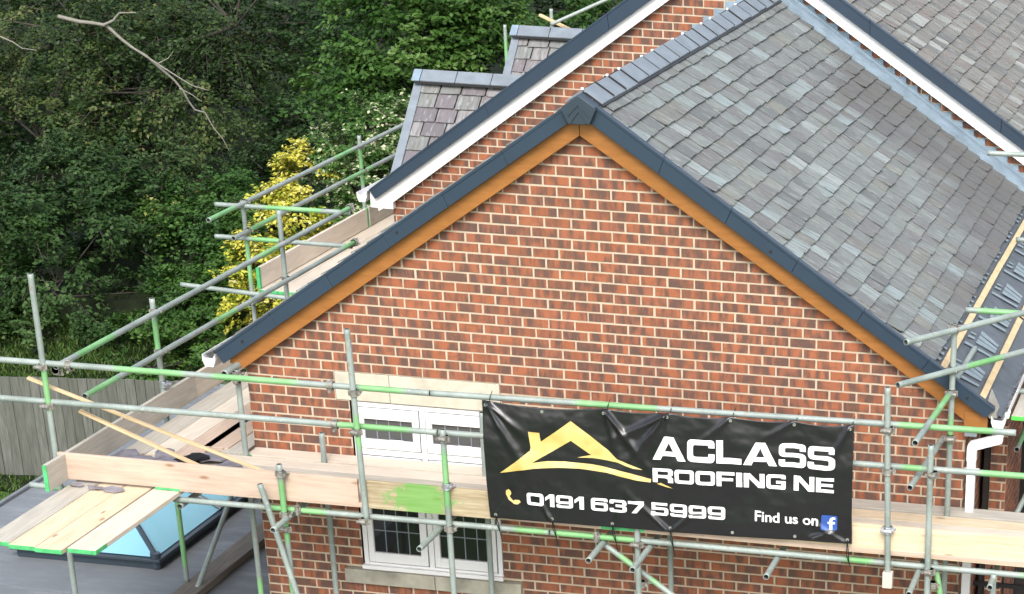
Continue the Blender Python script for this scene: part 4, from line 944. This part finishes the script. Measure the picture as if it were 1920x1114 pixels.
def G(ch):
    """contours in a 1 x 1 box of a wide square bold face"""
    h = .24; w = .21; r = .22; q = .10
    if ch in 'O0': return [[(0,0,r),(1,0,r),(1,1,r),(0,1,r)], [(w,h,q),(w,1-h,q),(1-w,1-h,q),(1-w,h,q)]]
    if ch == 'A': return [[(0,0,0),(.36,1,0),(.64,1,0),(1,0,0),(.76,0,0),(.70,.17,0),(.30,.17,0),(.24,0,0)], [(.37,.37,0),(.5,.74,0),(.63,.37,0)]]
    if ch == 'C': return [[(0,0,r),(1,0,r),(1,.38,0),(.77,.38,0),(.77,h,.06),(w,h,q),(w,1-h,q),(.77,1-h,.06),(.77,.64,0),(1,.64,0),(1,1,r),(0,1,r)]]
    if ch == 'G': return [[(0,0,r),(1,0,.1),(1,.56,0),(.5,.56,0),(.5,.37,0),(.77,.37,0),(.77,h,.04),(w,h,q),(w,1-h,q),(.77,1-h,.06),(.77,.70,0),(1,.70,0),(1,1,r),(0,1,r)]]
    if ch == 'L': return [[(0,0,0),(1,0,0),(1,.25,0),(.27,.25,0),(.27,1,0),(0,1,0)]]
    if ch in 'S5':
        a = [(0,0,r),(1,0,r),(1,.60,r),(.22,.60,.05),(.22,.80,.05),(.76,.80,0),(.76,.70,0),(.98,.70,0),(.98,1,r),(0,1,r),(0,.42,r),(.78,.42,.05),(.78,.20,.05),(.23,.20,0),(.23,.31,0),(0,.31,0)]
        if ch == '5': a = [(0,0,r),(1,0,r),(1,.64,r),(.24,.64,0),(.24,.79,0),(.95,.79,0),(.95,1,0),(.02,1,0),(.02,.42,0),(.77,.44,.06),(.77,.20,.06),(.23,.20,0),(.23,.30,0),(0,.30,0)]
        return [a]
    if ch == 'R': return [[(0,0,0),(.24,0,0),(.24,.33,0),(.60,.33,.05),(.75,.25,.05),(.75,0,0),(1,0,0),(1,.36,.1),(.86,.46,.05),(1,.54,.1),(1,1,r),(0,1,0)], [(.24,.54,0),(.24,.79,0),(.76,.79,.07),(.76,.54,.07)]]
    if ch == 'F': return [[(0,0,0),(.27,0,0),(.27,.38,0),(.92,.38,0),(.92,.59,0),(.27,.59,0),(.27,.78,0),(1,.78,0),(1,1,0),(0,1,0)]]
    if ch == 'E': return [[(0,0,0),(1,0,0),(1,.22,0),(.27,.22,0),(.27,.40,0),(.95,.40,0),(.95,.60,0),(.27,.60,0),(.27,.78,0),(1,.78,0),(1,1,0),(0,1,0)]]
    if ch == 'I': return [[(0,0,0),(1,0,0),(1,1,0),(0,1,0)]]
    if ch == 'N': return [[(0,0,0),(.24,0,0),(.24,.64,0),(.70,0,0),(1,0,0),(1,1,0),(.76,1,0),(.76,.36,0),(.30,1,0),(0,1,0)]]
    if ch == '1': return [[(.52,0,0),(1,0,0),(1,1,0),(.50,1,0),(0,.72,0),(0,.46,0),(.52,.72,0)]]
    if ch == '7': return [[(.18,0,0),(.50,0,0),(1,.72,0),(1,1,0),(0,1,0),(0,.76,0),(.70,.76,0)]]
    if ch == '9': return [[(.02,0,.15),(1,0,r),(1,1,r),(0,1,r),(0,.34,r),(.77,.34,0),(.77,.20,.06),(.24,.20,0),(.24,.26,0),(.02,.26,0)], [(.23,.53,.05),(.23,.80,.06),(.77,.80,.06),(.77,.53,.05)]]
    if ch == '6': return [[(0,0,r),(1,0,r),(1,.66,r),(.23,.66,0),(.23,.80,.06),(.76,.80,0),(.76,.74,0),(.98,.74,0),(.98,1,.15),(0,1,r)], [(.23,.20,.06),(.23,.47,.05),(.77,.47,.05),(.77,.20,.06)]]
    if ch == '3': return [[(0,0,r),(1,0,r),(1,.46,.1),(.90,.52,.04),(1,.58,.1),(1,1,r),(0,1,r),(0,.68,0),(.24,.68,0),(.24,.80,.04),(.76,.80,.05),(.76,.62,.04),(.36,.62,0),(.36,.42,0),(.76,.42,.04),(.76,.20,.05),(.24,.20,.04),(.24,.32,0),(0,.32,0)]]
WID = {'I': .30, '1': .55, 'L': .92, '7': .92, 'A': 1.22, 'F': .92, 'E': .92, 'N': 1.06, 'R': 1.06}
def word(txt, x0, x1, zb0, zb1, zt0, zt1, mat, parent, gap=.075, space=.42):
    ws = [WID.get(c, 1.0) if c != ' ' else space for c in txt]; tot = sum(ws)+gap*(len(txt)-1); x = 0
    for c, wd in zip(txt, ws):
        if c != ' ':
            cs = []
            for ct in G(c):
                rp = rnd_poly(ct, 0); o = []
                for (px, pz) in rp:
                    t = (x+px*wd)/tot; zb = zb0+(zb1-zb0)*t; zt_ = zt0+(zt1-zt0)*t; o.append((x0+(x1-x0)*t, zb+(zt_-zb)*pz))
                cs.append(o)
            lay(filled(cs), 'lettering', mat, parent)
        x += wd+gap
word('ACLASS', 3.905, 5.357, -.117, -.085, .070, .103, M['letter'], ban, gap=.06)
word('ROOFING NE', 3.905, 5.350, -.300, -.272, -.186, -.150, M['letter'], ban, gap=.085, space=.25)
word('0191 637 5999', 2.858, 4.481, -.592, -.570, -.488, -.464, M['letter'], ban, gap=.10, space=.22)
logo = [(2.652,-.338),(2.78,-.238),(2.909,-.127),(2.916,-.098),(2.899,.031),(2.990,.030),(3.0,-.044),(3.246,.147),(3.529,-.072),(3.611,-.147),(3.823,-.211),(3.739,-.210),(3.616,-.173),(3.413,-.153),(3.288,-.156),(3.403,-.129),(3.242,-.020),(2.921,-.229),(3.05,-.203),(3.185,-.195),(3.411,-.204),(3.637,-.236),(3.890,-.279),(3.885,-.309),(3.748,-.301),(3.523,-.263),(3.296,-.248),(3.125,-.254),(2.930,-.277)]
lay(filled([logo]), 'house_logo', M['gold'], ban, off=.0065); lay(filled([[(3.935,-.312),(3.968,-.303),(4.063,-.342),(4.02,-.338)]]), 'logo_tail', M['gold'], ban, off=.0065)
phone = [(2.711,-.471),(2.730,-.487),(2.733,-.510),(2.717,-.529),(2.743,-.567),(2.761,-.558),(2.796,-.559),(2.803,-.577),(2.776,-.599),(2.748,-.596),(2.709,-.559),(2.686,-.514),(2.690,-.485)]
lay(filled([[(p[0], p[1]) for p in phone]]), 'phone_icon', M['gold'], ban)
fc = bpy.data.curves.new('t', 'FONT'); fc.body = 'Find us on'; fc.size = .118; fc.offset = .0022
fo = bpy.data.objects.new('t', fc); COL.objects.link(fo); dg = bpy.context.evaluated_depsgraph_get(); dg.update(); tm = bpy.data.meshes.new_from_object(fo.evaluated_get(dg)); bpy.data.objects.remove(fo)
xs_ = [v.co.x for v in tm.vertices]; k = .505/(max(xs_)-min(xs_)); mx0 = min(xs_)
for v in tm.vertices: v.co.x = 4.721+(v.co.x-mx0)*k; v.co.y = -.553+v.co.y
lay(tm, 'lettering', M['letter'], ban)
fbq = [(5.250,-.584,.012),(5.379,-.578,.012),(5.381,-.458,.012),(5.252,-.463,.012)]
fbo = lay(filled([rnd_poly(fbq, .012)]), 'social_media_badge', M['fb'], ban, off=.0065)
F_g = [(.52,.0),(.70,.0),(.70,.40),(.84,.40),(.87,.55),(.70,.55),(.70,.66),(.75,.73),(.88,.73),(.88,.88),(.70,.88),(.57,.81),(.52,.68),(.52,.55),(.40,.55),(.40,.40),(.52,.40)]
lay(filled([[(5.250+.13*p[0], -.581+.003*p[0]*2+.118*p[1]) for p in F_g]]), 'badge_letter', M['letter'], fbo, off=.0095)

# ================================================================== GROUND, FENCE, RAILING
def grid(name, x0, x1, y0, y1, nx, ny, fz, mat, kind='structure'):
    b = MB()
    for j in range(ny+1):
        for i in range(nx+1):
            x, y = x0+(x1-x0)*i/nx, y0+(y1-y0)*j/ny; b.v.append((x, y, fz(x, y)))
    for j in range(ny):
        for i in range(nx): k = j*(nx+1)+i; b.f.append((k, k+1, k+nx+2, k+nx+1)); b.mi.append(0)
    o = b.build(name, mat, None, kind, smooth=True); return o
def fence_y(x): return 10.62+.178*(x+9)
def hz(x, y):
    e = y-fence_y(x)
    t = min(1, max(0, (e-.3)/5)); t = t*t*(3-2*t)
    return GZ-.004+1.15*t+(.10*math.sin(x*.9+y*.6)+.06*math.sin(x*2.1-y*1.7))*t
grid('ground', -220, 220, -160, 10.0, 40, 34, lambda x, y: GZ-.02, M['lawn'])
grid('woodland_ground', -70, 40, 9.95, 90, 120, 110, lambda x, y: hz(x, y)-.016, M['soil'])
b = MB(); b.box((-.2, -14, GZ-.01), (16, 6.9, GZ+.005)); b.build('patio', M['paving'], None, 'structure')
fence = thing('timber_fence', 'weathered grey close-board garden fence in front of the grassy bank', 'fence', (-7, 11, GZ))
x = -16.0; ft = []
b = MB()
while x < 2.5:
    wd = random.uniform(.125, .14); yy = fence_y(x); top = GZ+1.42+random.uniform(-.008, .008)
    b.prism([(x, yy+random.uniform(-.006, .006)), (x+wd-.006, fence_y(x+wd)+random.uniform(-.006, .002)), (x+wd-.006, fence_y(x+wd)+.022), (x, yy+.022)], GZ-.02, top, axis=2); rv = random.random()
    for q in range(len(b.f)-6, len(b.f)): b.fa.setdefault('rnd', {})[q] = rv
    x += wd
b.build('pale', M['fence'], fence).__setitem__('kind', 'stuff')
b = MB()
for z in (-4.9, -4.35, -3.95): b.prism([(-16, fence_y(-16)+.03), (2.5, fence_y(2.5)+.03), (2.5, fence_y(2.5)+.07), (-16, fence_y(-16)+.07)], z, z+.07, axis=2)
b.build('rail', M['fence'], fence)
# iron railing at the lower right
rl = thing('iron_railing', 'black iron railing with pointed tops below the right-hand toe board', 'railing', (6.5, .5, -2.6))
b = MB(); b.box((6.26, .48, -1.60), (8.4, .51, -1.565)); b.box((6.26, .48, -2.45), (8.4, .51, -2.42)); b.build('rail', M['metalblack'], rl)
for i in range(20):
    xx = 6.31+i*.105; b = MB(); b.cyl((xx, .495, -2.55), (xx, .495, -1.46), .0085, n=8); b.cyl((xx, .495, -1.46), (xx, .495, -1.40), .02, .001, n=8); b.build('baluster', M['metalblack'], rl)
t = thing('paved_terrace', 'pale paved terrace behind the black railing', 'terrace', (7.5, 1.2, GZ)); b = MB(); b.box((6.24, .55, GZ), (9, 2.2, -2.5)); b.build('slab', M['flat2'], t)

# ================================================================== TREES
def leaves_mesh(name, P, Nn, T, ln, wd, rnd, mat, parent, kind=None):
    """diamond leaves: centre P, normal Nn, tangent T"""
    n = len(P); B = np.cross(Nn, T); B /= np.linalg.norm(B, axis=1, keepdims=True)+1e-9
    ln = ln[:, None]; wd = wd[:, None]
    V = np.empty((n, 4, 3), np.float32)
    V[:, 0] = P-T*ln*.5; V[:, 1] = P+B*wd*.5-T*ln*.05+Nn*ln*.08; V[:, 2] = P+T*ln*.5; V[:, 3] = P-B*wd*.5-T*ln*.05+Nn*ln*.08
    me = bpy.data.meshes.new(name); me.vertices.add(n*4); me.vertices.foreach_set('co', V.ravel()); me.loops.add(n*4); me.loops.foreach_set('vertex_index', np.arange(n*4, dtype=np.int32))
    me.polygons.add(n); me.polygons.foreach_set('loop_start', np.arange(0, n*4, 4, dtype=np.int32)); me.polygons.foreach_set('loop_total', np.full(n, 4, np.int32)); me.update(calc_edges=True)
    a = me.attributes.new('rnd', 'FLOAT', 'FACE'); a.data.foreach_set('value', rnd.astype(np.float32))
    return link(name, me, parent, kind, [mat])
def unit(v): return v/(np.linalg.norm(v, axis=-1, keepdims=True)+1e-9)
def crown_sprays(ells, n_spray, n_leaf, L, droop, leaf, spread, flat=.35, inner=.55, vary=.3, up=-.35, clump=.62):
    """leaf positions along drooping twigs that grow out of a set of ellipsoids"""
    rg = RNG; Ps = []; Ns = []; Ts = []; Rn = []; tw = []
    vol = np.array([e[1][0]*e[1][1]+e[1][1]*e[1][2] for e in ells]); vol = vol/vol.sum()
    for (c, r), f in zip(ells, vol):
        ns = max(8, int(n_spray*f)); c = np.array(c); r = np.array(r)
        K = max(5, ns//9); kd = unit(rg.normal(size=(K, 3))); kd = kd[kd[:, 2] > up] if (kd[:, 2] > up).sum() > 3 else kd
        kb = rg.uniform(0, 1, len(kd))                                   # one shade for each clump
        ks = rg.uniform(.72, 1.12, len(kd))
        for _ in range(ns):
            q = rg.integers(len(kd)); d = unit(kd[q]+rg.normal(size=3)*.30); s = rg.uniform(inner, .95)*ks[q]
            p0 = c+d*r*s; out = unit(d*r); dirv = unit(out+rg.normal(size=3)*.45+np.array([0, 0, .15])); l = L*rg.uniform(.6, 1.3)
            t = rg.uniform(0, 1, n_leaf)**.8; side = unit(np.cross(dirv, [0, 0, 1])+1e-3)
            w_ = spread*l*(.25+.75*np.sin(np.pi*np.clip(t, .05, .95)))
            lat = rg.uniform(-1, 1, n_leaf)*w_
            p = p0+dirv*(l*t)[:, None]+side*lat[:, None]; p[:, 2] -= droop*l*t**2+np.abs(lat)*.35*droop
            p += rg.normal(size=(n_leaf, 3))*leaf*flat
            nn = unit(np.array([0, 0, 1.])+out*.55+rg.normal(size=(n_leaf, 3))*.5)
            tt = unit(dirv+side*np.sign(lat)[:, None]*.9+rg.normal(size=(n_leaf, 3))*.4-np.array([0, 0, .5*droop])); tt = unit(tt-nn*(tt*nn).sum(1, keepdims=True))
            Ps.append(p); Ns.append(nn); Ts.append(tt); Rn.append(np.clip(kb[q]*clump+rg.uniform(0, 1, n_leaf)*(1.04-clump)+rg.normal(size=n_leaf)*vary*.2, 0, 1))
            if rg.uniform() < .35: tw.append((p0-out*.3*l, p0+dirv*l*.5-np.array([0, 0, droop*l*.25]), p0+dirv*l-np.array([0, 0, droop*l])))
    P, N, T, Rr = map(np.concatenate, (Ps, Ns, Ts, Rn)); n = len(P)
    return P, N, T, leaf*rg.uniform(.7, 1.25, n), leaf*rg.uniform(.45, .75, n), Rr, tw
def tree(name, label, base, ells, mat, n_spray, n_leaf, L=.8, droop=.3, leaf=.10, spread=.35, cat='tree', group=None, trunk=.14, twig=.007, bark='bark', **kw):
    zb = hz(base[0], base[1]) if len(base) == 2 else base[2]
    t = thing(name, label, cat, (base[0], base[1], zb), group)
    P, N, T, ln, wd, rn, tw = crown_sprays(ells, n_spray, n_leaf, L, droop, leaf, spread, **kw)
    k = P[:, 2] > GZ-.1; leaves_mesh('crown', P[k], N[k], T[k], ln[k], wd[k], rn[k], M[mat], t)
    b = MB(); top = Vector(ells[0][0]); p = Vector((base[0], base[1], zb-.1)); r0 = trunk
    mid = p.lerp(top, .5)+Vector((random.uniform(-.2, .2), random.uniform(-.2, .2), 0))
    b.cyl(p, mid, r0, r0*.7, n=9, caps=False); b.cyl(mid, top, r0*.7, r0*.3, n=9, caps=False)
    for (c, r) in ells:
        c = Vector(c); b.cyl(mid.lerp(top, random.uniform(.1, .7)), c, r0*.45, r0*.18, n=7, caps=False)
        for _ in range(5):
            d = Vector(RNG.normal(size=3)).normalized(); b.cyl(c, c+Vector((d.x*r[0], d.y*r[1], abs(d.z)*r[2]))*.8, r0*.2, r0*.06, n=5, caps=False)
    for (a, m_, e) in tw: b.cyl(a, m_, twig*1.3, twig, n=4, caps=False); b.cyl(m_, e, twig, twig*.4, n=4, caps=False)
    b.build('trunk', M[bark], t, smooth=True); return t
TG = 'trees of the wood behind the house'
bt = tree('beech_tree', 'large beech with drooping olive-green sprays and a bare pale branch, upper left', (-16.5, 26.0), [((-14.3, 24.2, -1.3), (2.6, 2.2, 1.9)), ((-12.0, 23.2, -2.1), (2.2, 2.0, 1.7)), ((-14.6, 22.6, -3.0), (2.2, 1.8, 1.5)), ((-11.7, 22.0, -3.4), (1.9, 1.6, 1.3)), ((-10.9, 23.6, -.9), (1.9, 1.6, 1.4))], 'beech', 900, 62, L=.95, droop=.75, leaf=.088, spread=.26, twig=.008, up=-.6, inner=.45, group=TG)
# bare pale branch of the beech
b = MB()
def limb(pts, r0, r1):
    b = MB()
    for i, (p, q) in enumerate(zip(pts, pts[1:])):
        n = len(pts)-1; b.cyl(p, q, r0+(r1-r0)*i/n, r0+(r1-r0)*(i+1)/n, n=7, caps=False)
    b.build('bare_branch', M['palebark'], bt, smooth=True)
V3 = lambda *a: Vector(a)
def seg(px):  # points measured on the vertical plane y = 20.3
    return [V3(x, 20.3+.02*i, z) for i, (x, z) in enumerate(px)]
limb(seg([(-12.6,-.40),(-12.24,-.47),(-12.03,-.48),(-11.76,-.51),(-11.52,-.73),(-11.32,-.88),(-11.13,-.98),(-10.90,-1.18),(-10.67,-1.37),(-10.54,-1.54),(-10.46,-1.73),(-10.37,-1.87),(-10.20,-1.91),(-10.08,-2.16),(-9.93,-2.36),(-9.85,-2.55)]), .036, .006)
limb(seg([(-11.76,-.49),(-11.60,-.42),(-11.48,-.29),(-11.18,-.27)]), .026, .010)
limb(seg([(-10.51,-1.48),(-10.31,-1.57),(-10.13,-1.69)]), .012, .005); limb(seg([(-10.84,-1.08),(-10.66,-.99),(-10.56,-.87)]), .012, .005)
limb(seg([(-14.4,-.6),(-13.75,-.80),(-13.55,-.88),(-13.40,-.98),(-13.14,-1.0)]), .018, .006)
 
limb(seg([(-11.30,-.84),(-10.81,-1.13),(-10.45,-1.34),(-10.29,-1.43),(-10.0,-1.5)]), .018, .006); limb(seg([(-11.32,-3.57),(-11.32,-3.87),(-11.25,-4.05)]), .01, .005); limb(seg([(-12.07,-3.72),(-11.91,-3.55),(-11.91,-3.40)]), .012, .006)

tree('maple_tree', 'bright green maple behind the near dormer, top centre', (-6.2, 20.2), [((-5.9, 19.6, -.55), (1.35, 1.0, 1.15)), ((-6.9, 19.2, -1.15), (.95, .85, .75)), ((-4.9, 19.8, -.75), (1.0, .9, 1.0)), ((-6.3, 19.6, .35), (1.1, .9, .9)), ((-5.2, 19.9, .1), (1.2, .9, 1.0)), ((-6.1, 18.9, -1.9), (.9, .7, .6))], 'maple', 640, 46, L=.55, droop=.25, leaf=.105, spread=.45, group=TG)
tree('dark_tree', 'dark brown-green tree filling the top edge behind the far dormer', (-4.6, 24), [((-5.2, 24, -.8), (2.0, 1.4, 1.6)), ((-3.4, 24.5, -.6), (1.8, 1.4, 1.7)), ((-6.3, 25, .1), (1.6, 1.3, 1.5))], 'hedgeleaf', 420, 46, L=.6, droop=.35, leaf=.11, spread=.4, group=TG)
tree('dark_tree', 'dark evergreen between the beech and the bright maple', (-9.6, 27.5), [((-9.6, 25.4, -1.6), (1.9, 1.5, 1.8)), ((-8.4, 23.8, -1.4), (1.4, 1.2, 1.6)), ((-8.6, 22.6, -2.6), (1.4, 1.1, 1.3)), ((-10.2, 26.5, .1), (2.0, 1.5, 1.6)), ((-8.6, 26.5, .3), (1.7, 1.3, 1.6))], 'darkleaf', 620, 46, L=.6, droop=.35, leaf=.10, spread=.4, group=TG)
tree('dark_tree', 'black-green tree behind the beech at the left edge', (-18.5, 30), [((-17.5, 29, -1.6), (3.0, 1.8, 2.4)), ((-15.0, 29.5, -1.8), (2.6, 1.8, 2.4)), ((-18.5, 27, -3), (2.2, 1.6, 1.5)), ((-12.6, 29.0, -2.0), (2.2, 1.6, 2.2)), ((-16.6, 25.8, -3.6), (2.0, 1.3, 1.3)), ((-17.2, 24.0, -4.2), (1.8, 1.2, 1.0))], 'darkleaf', 720, 46, L=.7, droop=.4, leaf=.12, spread=.4, group=TG)
tree('ivy_thicket', 'glossy ivy thicket above the fence at the left edge', (-10.6, 15), [((-10.3, 15.0, -3.6), (1.0, .7, .65)), ((-11.4, 15.9, -3.1), (1.1, .8, .9)), ((-10.1, 16.6, -2.9), (1.1, .8, .85)), ((-11.6, 14.6, -4.1), (.9, .6, .5)), ((-9.35, 14.6, -4.15), (.45, .45, .35)), ((-9.2, 16.0, -3.9), (.9, .5, .3)), ((-10.3, 14.2, -4.3), (.8, .4, .3))], 'ivyleaf', 620, 42, L=.35, droop=.35, leaf=.085, spread=.45, trunk=.03, cat='shrub', group='shrubs on the bank')
tree('dark_tree', 'low dark thicket under the drooping beech sprays', (-11.0, 19.2), [((-12.2, 19.4, -3.3), (1.5, 1.0, 1.0)), ((-10.2, 19.9, -3.3), (1.3, .9, .9)), ((-13.5, 19.0, -3.6), (1.3, 1.0, .9))], 'darkleaf', 380, 44, L=.45, droop=.4, leaf=.09, spread=.4, trunk=.07, cat='shrub', group=TG)
tree('golden_shrub', 'golden yellow variegated shrub behind the rear scaffold', (-6.0, 14.6), [((-5.85, 14.9, -1.62), (.40, .34, .46)), ((-6.02, 14.5, -2.10), (.50, .40, .50)), ((-6.15, 14.0, -2.70), (.58, .42, .50)), ((-6.22, 13.5, -3.30), (.58, .38, .50)), ((-5.5, 14.2, -2.8), (.46, .36, .55)), ((-5.7, 13.5, -3.6), (.5, .36, .45)), ((-5.2, 13.4, -3.3), (.45, .36, .45)), ((-6.45, 13.9, -2.9), (.5, .4, .5))], 'yellowleaf', 600, 44, clump=.45, L=.24, droop=.3, leaf=.068, spread=.6, trunk=.05, cat='shrub', group='shrubs on the bank', up=-.8)
tree('flowering_shrub', 'green shrub dotted with cream leaves right of the golden one', (-5.1, 15.7), [((-5.40, 15.2, -1.35), (.58, .45, .55)), ((-5.0, 15.8, -1.1), (.6, .5, .6)), ((-5.0, 15.0, -1.9), (.66, .5, .6)), ((-5.2, 14.9, -2.5), (.6, .5, .55)), ((-4.5, 15.6, -1.7), (.55, .5, .6)), ((-4.4, 14.8, -2.5), (.55, .5, .6))], 'whiteleaf', 520, 44, clump=.25, L=.28, droop=.3, leaf=.075, spread=.55, trunk=.05, cat='shrub', group='shrubs on the bank', up=-.8)
tree('undergrowth', 'dark undergrowth in the shade beneath the beech above the grass', (-9.0, 18.4), [((-9.2, 18.6, -3.7), (1.1, .8, .5)), ((-8.0, 18.2, -3.6), (.9, .8, .6)), ((-10.6, 17.7, -3.8), (1.0, .8, .5)), ((-7.2, 17.2, -3.4), (.8, .7, .7)), ((-8.6, 20.4, -3.2), (1.2, .8, .9))], 'darkleaf', 420, 42, L=.4, droop=.4, leaf=.085, spread=.4, trunk=.04, cat='shrub', group='shrubs on the bank')
tree('green_bush', 'rounded mid-green bush left of the golden shrub above the handrail', (-7.4, 14.9), [((-7.35, 15.0, -2.95), (.62, .55, .55)), ((-7.7, 14.5, -3.55), (.75, .55, .5)), ((-7.45, 14.2, -3.5), (.6, .5, .5)), ((-7.2, 13.6, -4.0), (.7, .45, .38)), ((-7.1, 15.4, -2.6), (.5, .45, .5)), ((-8.3, 14.0, -4.0), (.6, .45, .35)), ((-7.9, 13.2, -4.3), (.6, .4, .25))], 'maple', 620, 42, L=.28, droop=.3, leaf=.075, spread=.55, trunk=.06, cat='shrub', group='shrubs on the bank')
tree('green_bush', 'small leafy bush low against the top of the fence', (-6.1, 12.9), [((-6.3, 12.7, -4.2), (.5, .4, .33)), ((-5.5, 12.9, -4.0), (.5, .4, .4))], 'hedgeleaf', 120, 36, L=.25, droop=.3, leaf=.07, spread=.55, trunk=.03, cat='shrub', group='shrubs on the bank')
tree('green_bush', 'leafy mid-green bush between the dark thicket and the rounded bush', (-9.0, 16.6), [((-8.6, 16.8, -3.2), (.8, .6, .6)), ((-9.6, 17.2, -3.0), (.8, .6, .6)), ((-8.0, 17.0, -2.6), (.6, .5, .5))], 'hedgeleaf', 260, 42, L=.35, droop=.35, leaf=.08, spread=.5, trunk=.04, cat='shrub', group='shrubs on the bank')
# far mass of the wood
ells = [((-30+4.2*i+random.uniform(-1, 1), 36+random.uniform(-2, 2)+(3 if i % 2 else 0), -1.6+random.uniform(-.6, .8)), (3.2, 1.8, 3.0)) for i in range(11)]
P, N_, T_, ln, wd, rn, tw = crown_sprays(ells, 950, 44, .9, .35, .16, .45)
leaves_mesh('woodland', P, N_, T_, ln, wd, rn, M['darkleaf'], None, 'stuff')
# grass and weeds on the bank
n = 60000; x = RNG.uniform(-14, -3.0, n); e = RNG.uniform(.15, 4.6, n)**1.0; y = 10.62+.178*(x+9)+e
z = np.array([hz(a, b_) for a, b_ in zip(x, y)]); h = RNG.uniform(.04, .11, n)
Pn = np.stack([x, y, z+h*.4], 1); Nn_ = unit(np.stack([RNG.normal(size=n), RNG.normal(size=n)-.6, RNG.uniform(0, .8, n)], 1)); Tt = unit(np.stack([RNG.normal(size=n)*.45, RNG.normal(size=n)*.45, np.ones(n)], 1)); Tt = unit(Tt-Nn_*(Tt*Nn_).sum(1, keepdims=True))
M['blade'] = leaf_mat('grass_blade', [(0, (.030, .070, .012)), (.6, (.060, .125, .020)), (1, (.12, .18, .04))])
leaves_mesh('bank_grass', Pn, Nn_, Tt, h*1.2, h*.20, RNG.uniform(0, 1, n), M['blade'], None, 'stuff')
n = 26000; x = RNG.uniform(-12, -4, n); y = RNG.uniform(5, 10.55, n); h = RNG.uniform(.03, .07, n)
Pn = np.stack([x, y, np.full(n, GZ)+h*.3], 1); Nn_ = unit(np.stack([RNG.normal(size=n), RNG.normal(size=n)-.6, RNG.uniform(0, .8, n)], 1)); Tt = unit(np.stack([RNG.normal(size=n)*.45, RNG.normal(size=n)*.45, np.ones(n)], 1)); Tt = unit(Tt-Nn_*(Tt*Nn_).sum(1, keepdims=True))
leaves_mesh('lawn_grass', Pn, Nn_, Tt, h*1.4, h*.25, RNG.uniform(0, 1, n), M['blade'], None, 'stuff')
